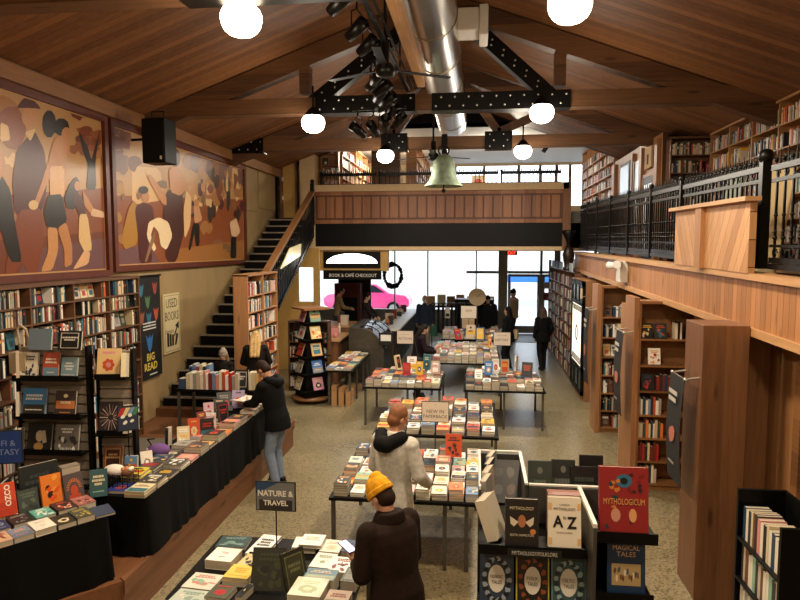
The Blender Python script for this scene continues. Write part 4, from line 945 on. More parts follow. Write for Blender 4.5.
# long table books: rows running along the table
lt_ = 'long draped table'
r_ = random.Random(77)
cols_front = ['#d8c9a3','#3a3a3a','#34363a','#4a4c44','#d98f8a','#6b5a50','#35332e','#2c2f33','#e07b39','#d98f8a','#3a3a3a','#2c2f33','#c7b6a0','#e9e2d0']
words = ['cream and green','dark grey','black','dark olive','salmon pink','brown','patterned dark','round logo black','bright orange','light pink','grey','charcoal','beige','pale cream']
y = 5.43
for i, c in enumerate(cols_front):
    h_ = .215; z = ZT+r_.choice((.0,.02))
    n = r_.randint(1, 3); zz2 = ZT+.001
    for k in range(n-1): fb(TR(-3.13, y, zz2) @ RZ(-PI/2*0), .2, h_, .03, r_.choice(PAL_BR), False); zz2 += .031
    book((-3.13, y, zz2), .2, h_, .03, c, '%s book, %s from near end, outer row, long draped table' % (words[i], ORD[i]), rz=R(r_.uniform(-4,4)), style=[1,3,6,3,6,3,2,0,5,1,6,2,1,6][i]); y += .245
y = 5.5; cl2 = ['#2b3a8c','#cdbb2e','#3a3a3a','#24405a','#2c2f33','#9b9a94','#d98f8a','#e9e2d0','#6b4630','#c7b6a0']; wd2 = ['royal blue','yellow','dark','navy','black','grey','pink','cream','brown','beige']
for i, c in enumerate(cl2):
    zz2 = ZT+.001; n = [1,3,2,2,1,2,2,2,1,1][i]
    for k in range(n-1): fb(TR(-3.35, y, zz2), .2, .22, .03, c, False); zz2 += .031
    book((-3.35, y, zz2), .2, .22, .03, c, '%s book, %s from near end, inner row, long draped table' % (wd2[i], ORD[i]), rz=R(r_.uniform(-6,6))); y += .26
S = [(-3.47,6.0,.2,.12,'#5b86b4','light blue book standing near the near end of the long draped table',10,82,.05), (-3.42,6.2,.18,.12,'#e9e2d0','cream book leaning behind the light blue one on the long draped table',40,70,.03),
 (-3.56,7.0,.22,.04,'#3a4a3c','dark green spine book standing alone behind the long draped table',0,86,.1), (-3.4,7.0,.22,.14,'#d8c9a3','tan book leaning back beside the dark green spine',25,72,.03),
 (-3.37,7.22,.26,.14,'#c4512f','orange red book standing tall midway along the long draped table',30,80,.04), (-3.24,7.3,.24,.16,'#2b1c18','dark framed photo book standing midway along the long draped table',30,80,.03),
 (-3.5,7.75,.2,.12,'#7d2b2b','maroon book leaning behind the dark photo book',45,70,.03), (-3.3,7.65,.22,.05,'#e5c8c0','pale pink book standing spine out near the middle of the long draped table',20,86,.1),
 (-3.52,8.0,.26,.13,'#d9b8c8','pink and lilac book leaning on the stack by the man in black',30,78,.03), (-3.3,7.95,.28,.15,'#2c2f33','charcoal photo book facing the man in black',50,80,.03),
 (-3.52,8.55,.28,.2,'#1f2226','black and white photo book propped up at the far end of the long draped table',30,62,.03), (-3.4,8.75,.26,.18,'#9484a4','lilac and black book propped up near the open book',20,66,.03), (-3.5,8.3,.24,.16,'#3a3a3a','dark grey book propped beside the black and white photo book',20,70,.03)]
for (x, y, h_, w_, c, lab, rz, rx, t) in S: book((x, y, ZT), w_, h_, t, c, lab, rx=R(rx), rz=R(rz))
# wire basket with white wrapped bundle
wb = thing('wire_basket', 'black wire basket holding patterned cloth bundles on the long table', 'basket', (-3.42, 5.66, ZT), 0)
m = MB()
for i in range(7):
    a = -.15+.05*i; m.bar((a,-.1,0),(a,-.1,.16),.005,.005).bar((a,.1,0),(a,.1,.16),.005,.005)
for z in (0,.05,.1,.16): m.bar((-.15,-.1,z),(.15,-.1,z),.005,.005).bar((-.15,.1,z),(.15,.1,z),.005,.005).bar((-.15,-.1,z),(-.15,.1,z),.005,.005).bar((.15,-.1,z),(.15,.1,z),.005,.005)
m.build('wires', M['iron'], wb)
m = MB().ball((-3.46,5.66,ZT+.17),.09,14,8,'#ddd6cb',(1.2,.9,.6)); tag(m.build('cloth_bundle', M['cloth']), 'white cloth bundle lying in the wire basket', 'cloth bundle')
m = MB().ball((-3.34,5.68,ZT+.16),.07,14,8,'#8a5a40',(1.0,.9,.7)); 
for i in range(7): m.ball((-3.34+.05*math.cos(i),5.68+.05*math.sin(i*2),ZT+.19),.022,8,5,['#e9e2d0','#3a2018','#c48a60'][i%3])
tag(m.build('cloth_bundle', M['cloth']), 'brown and cream dotted cloth bundle in the wire basket', 'cloth bundle')
m = MB().ball((-3.5,6.6,ZT+.07),.12,12,8,'#6b4a86',(1.1,.8,.6))
for i in range(12): m.ball((-3.5+.1*math.cos(i*1.7),6.6+.07*math.sin(i*2.3),ZT+.09),.016,6,4,'#b59ac8')
m.path([(-3.55,6.6,ZT+.08),(-3.6,6.55,ZT+.2),(-3.5,6.52,ZT+.22)],.008,6,'#1a1a1a')
tag(m.build('purple_pouch', M['cloth']), 'purple speckled cloth pouch on the long draped table', 'pouch')
# ============================================================ BOOKCASES AND DISPLAYS
LFT = RZ(PI/2)    # local -y looks to +x : x axis along +y
# long shelving on the left wall (front looks to +X): local x -> +Y, local y -> -X
zs = [.1, .37, .64, .91, 1.18, 1.45, 1.72, 1.99, 2.2]
bookcase('built_in_bookcase', 'long walnut bookcase filled with books under the near mural', 'bookcase', TR(-5.1, 3.6, .43) @ LFT, 5.59, .3, zs, 2.44, M['shelf_dark'], 7, face=.3, gap=.1)
CURG[0] = 'books on the slatted display'
# black slat display panels
def slat(label, x, y, w, h, rz, rows, seed):
    t = thing('slatwall_display', label, 'display', (x, y, .43), rz)
    m = MB(); n = int(h/.1)
    m.box(0, .03, 0, w, .05, h)
    for i in range(n): m.box(.0, 0, .02+i*h/n, w, .03, .02+i*h/n+h/n-.022)
    m.build('slat_panel', M['slat'], t)
    MB().box(-.03,-.02,0,0,.07,h+.02).build('upright', M['black'], t); MB().box(w,-.02,0,w+.03,.07,h+.02).build('upright', M['black'], t)
    for z in rows: MB().box(.01,-.14,z,w-.01,0,z+.015).box(.01,-.15,z,w-.01,-.14,z+.06).build('display_shelf', M['black'], t)
    return TR(x, y, .43) @ RZ(rz)
M['slat'] = plain('slat_panel', '#8a8074', .5, noise=.05)
rows = [.35, .72, 1.1, 1.5]
A = slat('wide slatted display panel with black shelves left of the narrow one', -4.78, 6.15, .73, 1.83, R(3), rows, 1)
B2 = slat('narrow dark slatted display panel to the right of the wide one', -3.98, 6.3, .34, 1.78, R(8), [.5, .9, 1.5], 2)
def on(A_, x, z, w, h, t, c, lab, rz=0, rx=78, **k):
    P = A_ @ Vector((x, -.09, z+.017)); book(tuple(P), w, h, t, c, lab, rx=R(rx), rz=A_.to_euler().z+R(rz), **k)
def face(b, w, h, t):
    b.prism(blob(.0, h*.55, w*.16, h*.2), t, t+.001, '#cbb59a'); b.prism([(-w*.1,h*.7),(w*.22,h*.75),(w*.32,h*.35),(w*.15,h*.3),(w*.1,h*.6)], t, t+.0015, '#b8ab98'); b.prism(blob(-.02*w, h*.2, w*.2, h*.14), t, t+.001, '#a8834a')
on(A, .16, rows[3], .19, .27, .03, '#e6dfd0', 'white book with a blue black drawing on the top shelf of the slatted display', rz=0, style=3, c2='#2a3340', c3='#45525e')
on(A, .40, rows[3], .17, .27, .03, '#b5523c', 'red and blue book with a portrait on the top shelf of the slatted display', style=1, c2='#6f8fa4', c3='#e9e2d0')
on(A, .60, rows[3], .17, .22, .03, '#7b97a6', 'pale blue book at the right of the top shelf of the slatted display', style=6, c2='#d9d9d0', c3='#d9d9d0')
on(A, .05, rows[3], .03, .28, .12, '#c7b6a0', 'beige book leaning edge on at the left of the top shelf of the slatted display', rz=30, style=-1)
on(A, .20, rows[2], .25, .29, .03, '#3f7fb8', 'blue book with a yellow sun on the second shelf of the slatted display', style=1, c2='#2f2c26', c3='#e9e6dc')
on(A, .54, rows[2], .22, .27, .03, '#3a3230', 'dark book with an orange horizon on the second shelf of the slatted display', style=4, c2='#c47a4a', c3='#e9d8b0')
on(A, .04, rows[2], .03, .25, .12, '#d8d0c0', 'grey book leaning edge on at the left of the second shelf of the slatted display', rz=24, style=-1)
on(A, .24, rows[1], .26, .3, .03, '#1b1a1c', 'black book with a turning blond portrait on the third shelf of the slatted display', style=-1, extra=face)
on(A, .54, rows[1], .25, .29, .03, '#6d6a66', 'grey photo book with white lettering on the third shelf of the slatted display', style=3, c2='#d9d6ce', c3='#2a2826', texts=[('PRISON', .05, .12, .7, .12, '#f0efea')])
on(A, .05, rows[1], .03, .25, .12, '#d8d0c0', 'thin book leaning edge on at the left of the third shelf of the slatted display', rz=20, style=-1)
on(A, .3, 1.8, .24, .22, .03, '#6b7d8c', 'slate blue book standing on top of the slatted display', style=-1, rz=3)
on(A, .62, 1.8, .25, .2, .03, '#16181a', 'black landscape book with a pale edge on top of the slatted display', style=2, c2='#d9d6ce', c3='#16181a')
def fw_(b, w, h, t):
    for i in range(18):
        a = 2*PI*i/18; b.bar((.03*math.cos(a), h/2+.03*math.sin(a), t+.001), (.46*w*math.cos(a), h/2+.42*h*math.sin(a), t+.001), .006, .001, '#cfc0b8' if i % 2 else '#8a6a6a')
on(B2, .14, 1.5, .24, .3, .03, '#e0c08a', 'cream book with pink and orange flowers on the narrow display', style=5, c2='#c4512f', c3='#d98fa4')
on(B2, .32, 1.5, .05, .25, .12, '#e2d8b0', 'thick cream paperback edge on at the right of the narrow display', rz=8, style=-1)
on(B2, .14, .9, .25, .33, .03, '#2b2426', 'dark book with a white firework burst on the narrow display', style=-1, extra=fw_)
on(B2, .33, .9, .05, .3, .12, '#cfc6b4', 'tall grey white book edge on beside the firework book', rz=4, style=-1)
on(B2, .15, .5, .2, .25, .03, '#7a4a2c', 'brown framed picture book on the lowest shelf of the narrow display', style=2, c2='#b38a5a', c3='#3a1c18')
# tote bags on top of the display
tb = MB(); 
for s in (-1, 1): tb.path([(-4.7+.06*s,6.15,2.2),(-4.72+.05*s,6.13,2.45),(-4.74,6.13,2.5)],.012,6,'#b9a78a')
tb.box(-4.82,6.05,2.0,-4.64,6.12,2.22,'#b9a78a'); tag(tb.build('tote_bag', M['cloth']), 'beige cloth tote bag with long handles hung on the slatted display', 'bag')

CURG[0] = 'used books on the low black table'
# small black table of used books at the foot of the stairs
ct = thing('low_table', 'low black table carrying upright used books by the stairs', 'table', (-4.05, 9.6, .0))
MB().box(-.58,-.3,1.08,.8,.3,1.12).build('tabletop', M['black'], ct)
for lx in (-.54,.76):
    for ly in (-.26,.26): MB().box(lx-.02,ly-.02,.43,lx+.02,ly+.02,1.08).build('leg', M['grey'], ct)
r_ = random.Random(3); x = -4.58
cs = ['#3a4a6a','#d8c9a3','#e9e2d0','#9b9a94','#c7b6a0','#e9e2d0','#c48a80','#f0efea','#7d2b2b','#6f8fb4','#d98f8a','#e9e2d0','#c4512f','#f0efea','#b3282d','#9b9a94','#c7b6a0']
for i, c in enumerate(cs):
    t = [.12,.05,.05,.045,.06][i] if i < 5 else r_.uniform(.03,.055); h_ = r_.uniform(.22,.3) if i else .16
    book((x, 9.4, 1.12), .17, h_, t, c, '%s used book upright, %s from the left, low black table' % (NAMES.get(c, 'slate blue'), ORD[i] if i < 15 else ('next to last' if i == 15 else 'last')), rx=R(90), rz=PI/2, style=-1); x += t+.006
bx_ = thing('book_crate', 'low cardboard crate of paperbacks at the left of the low black table', 'crate', (-4.38, 9.72, 1.125))
MB().box(-.2,-.12,0,.2,-.1,.16,'#9a6a3c').box(-.2,.1,0,.2,.12,.16,'#9a6a3c').box(-.2,-.1,0,-.18,.1,.16,'#9a6a3c').box(.18,-.1,0,.2,.1,.16,'#9a6a3c').box(-.2,-.12,0,.2,.12,.02,'#9a6a3c').build('crate_body', M['matte'], bx_)
for i in range(6): ub(TR(-4.55+i*.058, 9.63, 1.16), .05, .16, .26+.03*(i%2), ['#3f5f9b','#7d8fb4','#9b4a6a','#d8c9a3','#2c3f6a','#6f8fb4'][i])
# face-out books at the far end near the hooded child
book((-3.6, 9.42, 1.12), .22, .3, .04, '#1f2226', 'black framed picture book facing out at the right of the low black table', rx=R(82), rz=0, style=2, c2='#d9d6ce', c3='#2a2a2c')
for i, c in enumerate(('#e9e2d0','#d8c9a3','#d9b87a','#c48a60')):
    book((-3.47+.055*i, 9.45, 1.12), .17, .27, .05, c, '%s thick book standing spine out, %s from the left beside the black framed one' % (['cream','tan','gold brown','reddish tan'][i], ORD[i]), rx=R(90), rz=PI/2, style=-1)

# pine bookcase standing in front of the stairs
b3 = TR(-4.03, 10.92, 0) @ LFT
bookcase('pine_bookcase', 'tall pine bookcase full of face out books in front of the staircase', 'bookcase', b3, 1.7, .27, [.62,.93,1.24,1.54,1.84,2.14,2.44], 2.82, M['pine_s'], 2, face=.3, pal=PAL_BR+PAL_DIM)

# ---------------- right hand side: pine blocks with bookcases
def unit(label, x0, y0, x1, y1, h, banner):
    t = world_thing('pine_cabinet', label, 'cabinet', ((x0+x1)/2, (y0+y1)/2, 0))
    MB().box(x0, y0, 0, x0+.06, y1, h).build('end_panel', M['pine_s'], t)
    MB().box(x0+.06, y0, h-.04, x1, y1, h).build('top_board', M['pine_s'], t)
    MB().box(x0+.06, y0+.3, 0, x1, y1, h-.04).build('back_block', M['shelf'], t)
    return t
def fmat(x, y, z): return TR(x, y, z)
GH = 2.6
# near solid pine post
pc = world_thing('pine_column', 'big square pine column on the right that hides the shelves behind it', 'column', (2.25, 6.3, 0))
MB().box(2.05, 6.06, 0, 2.455, 6.55, 2.6).build('shaft', M['pine_x'], pc, bevel=.006)
zsr = [.09,.40,.72,1.04,1.37,1.72,2.08]
def case_r(label, x0, y0, W, h, seed):
    return bookcase('pine_bookcase', label, 'bookcase', TR(x0, y0, 0), W, .32, zsr, h-.04, M['shelf'], 1, pal=PAL_DIM, fillit=False, plinth=.07)
case_r('pine bookcase facing the hall, just left of the big square pine column', 2.175, 8.85, 1.2, 2.62, 1)
case_r('pine bookcase facing the hall, farther back beside the stained glass panel', 2.2, 11.6, 1.1, 2.66, 2)
u1 = world_thing('pine_end_panel', 'thick pine end panel of the nearer right hand bookcase', 'panel', (2.3, 9.4, 0)); MB().box(2.1, 8.83, 0, 2.17, 9.35, 2.64).box(2.175, 9.18, 0, 3.4, 9.95, 2.48).build('panel_block', M['pine_s'], u1)
u2 = world_thing('pine_end_panel', 'thick pine end panel of the farther right hand bookcase', 'panel', (2.3, 12, 0)); MB().box(2.12, 11.58, 0, 2.195, 12.1, 2.66).box(2.2, 11.93, 0, 3.4, 12.5, 2.48).build('panel_block', M['pine_s'], u2)
CURG[0] = 'books on the shelves left of the pine column'
# books in the nearer of them, each one counted
r_ = random.Random(9)
def shelf_books(x0, y0, z, spec, sname):
    x = x0
    for i, s in enumerate(spec):
        if s[0] == 'f':
            _, w, h, c, lab = s; book((x+w/2, y0+.07, z+.003), w, h, .03, c, lab+', %s' % sname, rx=R(78), style=3 if NAMES.get(c) else 0); x += w+.02
        elif s[0] == 'g': x += s[1]
        else:
            _, n, cols, word = s
            for k in range(n):
                t = r_.uniform(.022,.042); h = r_.uniform(.19,.25); c = cols[k % len(cols)]
                book((x, y0+.1, z), .15, h, t, c, '%s book, %s of the %s, %s' % (NAMES.get(c, 'dark'), ORD[k], word, sname), rx=R(90), rz=PI/2, style=-1); x += t+.004
sn = ['bottom', 'second', 'third', 'fourth', 'fifth', 'sixth', 'top']
nb = 'shelf left of the pine column'
X0 = 2.22
shelf_books(X0, 8.87, zsr[6], [('f',.15,.2,'#121416','black book with white figures facing out'),('f',.16,.2,'#2c2f33','charcoal photo book facing out'),('g',.08),('b',3,['#e9e2d0','#121416','#f0efea'],'group at the right')], 'top '+nb)
shelf_books(X0+.1, 8.87, zsr[5], [('f',.16,.22,'#f0efea','white book with a black dog shape facing out')], 'sixth '+nb)
shelf_books(X0+.02, 8.87, zsr[4], [('f',.17,.22,'#121416','black book with a white cloud facing out'),('b',8,['#7d2b2b','#2c2f33','#7d2b2b','#24405a'],'maroon set')], 'fifth '+nb)
shelf_books(X0-.02, 8.87, zsr[3], [('b',9,['#9b9a94','#e9e2d0','#24405a','#e9e2d0','#6f8fb4','#2c2f33','#c4512f','#f0efea'],'mixed row')], 'fourth '+nb)
shelf_books(X0-.02, 8.87, zsr[2], [('b',10,['#e9e2d0','#c7b6a0','#3a4a3c','#e07b39','#d8c9a3','#24405a'],'tan row')], 'third '+nb)
shelf_books(X0-.02, 8.87, zsr[1], [('b',8,['#6b2a22','#6b2a22','#b3282d','#2c2f33','#d8c9a3'],'red row')], 'second '+nb)
shelf_books(X0, 8.87, zsr[0], [('b',7,['#c7b6a0','#2c2f33','#e9e2d0'],'low row')], 'bottom '+nb)
for i in range(7): fill(TR(2.26, 11.62, zsr[i]), .5, .28, .3, PAL_DIM, .3, .1)
# banners hung on rods from the pine panels
def hbanner(label, x, y, z0, z1, w, seed, word=None):
    t = thing('hanging_banner', label, 'banner', (x, y, z1), 0, 'black banners on the pine panels')
    MB().bar((0,-w/2-.03,0),(0,w/2+.03,0),.012,.012).build('rod', M['bolt'], t)
    m = MB()
    for s in (-1, 1): m.tube((0,s*w/2*.9,0),(.12,s*w/2*.9,.02),.012).ball((.0,s*w/2*.9,0),.022,8,6)
    m.build('bracket', M['bolt'], t)
    m = MB(); n = 6; vs = []
    for i in range(n+1):
        f = i/n; bx = -.012-.03*math.sin(f*PI)
        vs += [(bx, -w/2, -f*(z1-z0)), (bx, w/2, -f*(z1-z0))]
    m.add(vs, [(2*i, 2*i+1, 2*i+3, 2*i+2) for i in range(n)], '#141517'); vs2 = [(v[0]+.004, v[1], v[2]) for v in vs]; m.add(vs2, [(2*i+2, 2*i+3, 2*i+1, 2*i) for i in range(n)], '#141517')
    F = Matrix(((0,0,-1,-.048),(-1,0,0,0),(0,1,0,0),(0,0,0,1)))
    hh = z1-z0
    for k in range(2): m.box(-w*.3, -hh*(.17+.07*k), 0, w*.3*(1-.3*k), -hh*(.13+.07*k), .002, '#b9b6ae', F)
    m.prism(blob(0, -hh*.55, w*.22, hh*.08, 10, 0, .2, seed), 0, .002, '#b06a5a', F); m.box(-w*.2, -hh*.82, 0, w*.2, -hh*.8, .002, '#8a877e', F)
    m.build('banner_cloth', M['matte'], t)
hbanner('black hanging banner with a salmon patch on the near square pine column', 1.93, 6.32, 1.05, 2.08, .42, 1)
hbanner('black hanging banner on the end panel of the nearer pine bookcase', 1.99, 9.1, 1.0, 2.15, .42, 2)
hbanner('black hanging banner on the end panel of the farther pine bookcase', 2.01, 11.85, .85, 2.2, .42, 3)
# long tall bookcase down the right side and its lit stained glass end
RGT = RZ(-PI/2)
cr_ = TR(2.32, 21.2, 0) @ RGT
bookcase('tall_bookcase', 'long tall bookcase packed with books along the right side near the doors', 'bookcase', cr_, 5.55, .3, [.1,.42,.74,1.06,1.38,1.7,2.02,2.34], 2.72, M['shelf_dark'], 6, face=.15, gap=.03, pal=PAL_DIM+['#d98f8a','#6f8fb4'])
m = MB()
for i in range(6): m.box(2.28, 15.8+.9*i, 2.73, 2.3, 16.4+.9*i, 2.93, '#6f8fb4' if i % 2 else '#b9c6d4')
tag(m.build('topic_cards', M['matte']), 'row of pale blue topic cards on top of the long tall bookcase', 'cards')
sgp = world_thing('stained_glass_panel', 'tall lit stained glass panel in a black frame on the right', 'glass panel', (2.28, 14.75, .15))
gy0, gy1, gz0, gz1 = 13.95, 15.55, .12, 2.58
f = MB(); f.box(2.24, gy0, gz0, 2.3, gy0+.12, gz1).box(2.24, gy1-.12, gz0, 2.3, gy1, gz1).box(2.24, gy0, gz1-.1, 2.3, gy1, gz1).box(2.24, gy0, gz0, 2.3, gy1, gz0+.1).box(2.24, gy0, .62, 2.3, gy1, .72).box(2.24, gy0, 2.05, 2.3, gy1, 2.13)
for k in (1, 2): f.box(2.24, gy0+k*.53-.03, gz0, 2.3, gy0+k*.53+.03, .62).box(2.24, gy0+k*.53-.03, 2.13, 2.3, gy0+k*.53+.03, gz1)
f.build('black_frame', M['black'], sgp)
MB().box(2.26, gy0+.12, .72, 2.28, gy1-.12, 2.05).build('lit_glass', emis('backlit_glass', (1, .93, .76), 1.05), sgp)
m = MB(); m.box(2.262, gy0+.1, .22, 2.285, gy1-.1, .62, '#3b4438').box(2.262, gy0+.1, 2.13, 2.285, gy1-.1, 2.48, '#3b4438').build('dark_panes', M['gloss'], sgp)
m = MB(); MX2 = Matrix(((0,0,-1,2.259),(-1,0,0,14.75),(0,1,0,1.4),(0,0,0,1)))
for k in range(16):
    a = 2*PI*k/16; m.bar((.09*math.cos(a),.15*math.sin(a),0),(.09*math.cos(a+.4),.15*math.sin(a+.4),0),.01,.004,'#7a705a') if False else None
lead = MB()
for k in range(16):
    a, b2 = 2*PI*k/16, 2*PI*(k+1)/16
    p, q = MX2 @ Vector((.13*math.cos(a), .17*math.sin(a), 0)), MX2 @ Vector((.13*math.cos(b2), .17*math.sin(b2), 0)); lead.tube(p, q, .016)
for k in range(12):
    a = k*.11-.6; p = MX2 @ Vector((a, .62, 0)); q = MX2 @ Vector((a+.08, .5, 0)); lead.tube(p, q, .012); p = MX2 @ Vector((a, -.65, 0)); q = MX2 @ Vector((a+.08, -.5, 0)); lead.tube(p, q, .012)
lead.build('lead_lines', M['grey'], sgp)
u3 = world_thing('pine_end_panel', 'pine block behind the stained glass panel on the right', 'panel', (2.5, 14.5, 0)); MB().box(2.31, 13.9, 0, 3.4, 15.6, 2.6).build('panel_block', M['pine_s'], u3)
tg = MB().box(2.1, 13.2, 2.28, 2.12, 13.34, 2.48, '#cdb894').tube((2.11,13.27,2.3),(2.24,13.6,2.3),.01,None,8,'#b9b6ae'); tag(tg.build('shelf_tag', M['matte']), 'small cream tag sticking out above the farther banner', 'tag')
# urn lantern on the corner of the tall bookcase
ur = thing('urn', 'dark bronze urn lantern standing on the far corner of the right bookcases', 'urn', (2.27, 16.4, 2.74))
MB().lathe([(0,0),(.12,0),(.13,.05),(.08,.1),(.13,.25),(.15,.4),(.1,.55),(.06,.62),(.0,.62)], n=18).build('bowl', M['urn'] if 'urn' in M else plain('urn_bronze', '#2a1d15', .4, .4), ur)
MB().lathe([(.05,.6),(.07,.75),(.17,.95),(.15,1.0),(0,1.0)], n=14).build('cup', M['iron'], ur)

# black low bookcase at the bottom right (front looks to -X)
lb = TR(2.04, 5.15, 0) @ RGT
t = thing('low_black_bookcase', 'low black bookcase at the bottom right corner, full of white spined books', 'bookcase', (2.04, 5.15, 0), -PI/2)
CURG[0] = 'books in the low black bookcase'
Wb, Hb = .74, 1.43
MB().box(0,0,0,.03,.36,Hb).build('side_panel', M['black'], t); MB().box(Wb-.03,0,0,Wb,.36,Hb).build('side_panel', M['black'], t); MB().box(.03,.34,0,Wb-.03,.36,Hb).build('back_panel', M['black'], t)
for z in (.1,.42,.74,1.06): MB().box(.03,.0,z-.02,Wb-.03,.34,z).build('shelf', M['black'], t)
def row(z, cols, rn):
    x = .06; k = 0
    while x < Wb-.06 and k < len(cols)*3:
        tt = r_.uniform(.03,.05); h = r_.uniform(.24,.28); c = cols[k % len(cols)]
        P = lb @ Vector((x, .12, z)); book(tuple(P), .18, h, tt, c, '%s book, %s from far end, %s shelf, low black bookcase' % (NAMES.get(c, 'grey'), (ORD+['sixteenth','seventeenth','eighteenth','nineteenth','twentieth','twenty-first','twenty-second','twenty-third','twenty-fourth','twenty-fifth','twenty-sixth','twenty-seventh'])[k], rn), rx=R(90), rz=0, style=-1); x += tt+.005; k += 1
row(1.06, ['#24405a','#e9e2d0','#2c2f33','#d8c9a3','#6b4630','#2c2f33','#d98f8a','#e9e2d0','#121416','#d8c9a3','#e9e2d0'], 'top')
row(.74, ['#2c2f33','#c7b6a0','#6b4630','#e9e2d0','#e9e2d0','#8fb7a0'], 'middle')
row(.42, ['#c7b6a0','#e9e2d0','#9b9a94','#e9e2d0','#8fb7a0'], 'lower')

CURG[0] = 'books on the mythology rack'
# ---------------- mythology rack, bottom right centre
t = world_thing('display_rack', 'tall black mythology and folklore display rack at the bottom', 'rack', (.27, 3.1, 0))
MB().box(.02, 3.0, 0, .5, 3.7, 1.93).build('cabinet', M['black'], t)
MB().box(.02, 2.84, 1.915, .5, 3.0, 1.935).box(.02, 2.83, 1.915, .5, 2.84, 1.96).build('upper_ledge', M['black'], t)
MB().box(.02, 2.84, 1.62, .5, 3.0, 1.64).box(.02, 2.83, 1.62, .5, 2.84, 1.66).build('lower_ledge', M['black'], t)
M['rackgrey'] = plain('rack_panel', '#403e3a', .5, noise=.04)
MB().box(.27, 3.16, 1.9, .61, 3.175, 2.11).box(.505, 2.72, 1.3, .52, 3.16, 2.11).box(.25, 3.18, 1.9, .265, 3.68, 2.11).box(.02, 3.1, 1.9, .032, 3.68, 2.11).box(.03, 3.67, 1.9, .26, 3.685, 2.11).build('divider_panels', M['rackgrey'], t)
MB().box(.27, 3.158, 2.12, .61, 3.176, 2.128).box(.503, 2.72, 2.11, .521, 3.158, 2.128).box(.249, 3.17, 2.12, .266, 3.68, 2.128).box(.02, 3.1, 2.11, .032, 3.68, 2.128).box(.03, 3.67, 2.12, .26, 3.685, 2.128).build('white_edging', M['white'], t)
m = MB(); F = Matrix(((1,0,0,.27),(0,0,-1,2.828),(0,1,0,1.93),(0,0,0,1)))
m.box(-.12, -.018, -.001, .12, .018, .001, '#101010', F); m.text('MYTHOLOGY/FOLKLORE', 0, 0, .002, .2, .018, '#cfcbc0', F); m.build('shelf_label', M['matte'], t)
ec = world_thing('end_display', 'black end display holding the red book above magical tales', 'rack', (.66, 2.75, 0))
MB().box(.53, 2.93, 0, .79, 3.12, 1.74).box(.53, 2.99, 1.74, .79, 3.12, 2.0).build('body', M['black'], ec)
MB().box(.53, 2.83, 2.0, .80, 3.0, 2.025).box(.53, 2.82, 2.0, .80, 2.83, 2.05).build('upper_ledge', M['black'], ec); MB().box(.53, 2.83, 1.73, .79, 2.99, 1.745).box(.53, 2.82, 1.73, .79, 2.83, 1.77).build('lower_ledge', M['black'], ec)
def mythica(b, w, h, t):
    b.prism(blob(0, h*.8, w*.17, h*.1), t, t+.001, '#2f6b8a'); b.prism(blob(0, h*.8, w*.08, h*.05), t, t+.0015, '#121416')
    for i in range(22):
        r2 = random.Random(i); s = -1 if i % 2 else 1; b.prism(blob(s*w*r2.uniform(.08,.36), h*r2.uniform(.12,.92), w*.05, h*.03, 7, r2.random()*3, .4, i), t, t+.001+.00003*i, ['#3a1c22','#c4783a','#7a1820','#1f3a44'][i % 4])
    b.text('MYTHOLOGICUM', 0, h*.5, t+.003, w*.84, h*.09, '#d9a15c'); b.prism(blob(-.17*w, h*.3, w*.1, h*.1), t, t+.0015, '#c9907a'); b.prism(blob(.18*w, h*.3, w*.08, h*.1), t, t+.0015, '#d9a06a')
book((.657, 2.86, 2.028), .21, .3, .03, '#8f2226', 'large red illustrated book with gold lettering standing on the end display', rx=R(82), style=-1, extra=mythica)
def magic(b, w, h, t):
    b.text('MAGICAL', 0, h*.9, t+.002, w*.7, h*.09, '#d9b47a'); b.text('TALES', 0, h*.78, t+.002, w*.5, h*.09, '#d9b47a')
    b.box(-w*.38, h*.2, t, w*.38, h*.6, t+.001, '#b8a274')
    for i in range(12): b.prism(blob(w*(-.3+.055*i), h*(.3+.2*random.Random(i).random()), w*.035, h*.06, 8, 0, .3, i), t, t+.0015, ['#6b4630','#e9dcc0','#3f5f7a','#8a5a40'][i % 4])
book((.675, 2.86, 1.748), .165, .24, .02, '#1a3a62', 'dark blue magical tales book on the lower ledge of the end display', rx=R(84), style=-1, extra=magic)
def myth(b, w, h, t):
    b.box(-w*.46, h*.03, t, w*.46, h*.97, t+.0005, '#1b1818'); b.text('MYTHOLOGY', 0, h*.8, t+.002, w*.72, h*.07, '#d8c9a3'); b.prism(blob(0, h*.52, w*.12, h*.14), t, t+.0015, '#a86a48')
    for s in (-1, 1): b.prism([(s*w*.1,h*.5),(s*w*.36,h*.62),(s*w*.34,h*.46),(s*w*.24,h*.4)], t, t+.001, '#cfc3ab')
    b.text('EDITH HAMILTON', 0, h*.22, t+.002, w*.7, h*.05, '#cfc3ab'); b.prism(blob(w*.33, h*.3, w*.09, h*.06), t, t+.0015, '#c47a3a')
def bord(c1, c2, c3, t1_, t2_):
    def f_(b, w, h, t):
        b.box(-w*.46, h*.04, t, w*.46, h*.96, t+.0005, c2)
        for i in range(26):
            a = 2*PI*i/26; b.prism(blob(.36*w*math.cos(a), h*.5+.37*h*math.sin(a), w*.08, h*.05, 7, a, .3, i), t, t+.0007+.00002*i, c1 if i % 2 else c3)
        b.prism(blob(0, h*.52, w*.25, h*.25, 16), t, t+.0018, '#d9d6cb'); b.text(t1_, 0, h*.56, t+.003, w*.36, h*.06, '#3a3a36'); b.text(t2_, 0, h*.46, t+.003, w*.3, h*.06, '#3a3a36')
    return f_
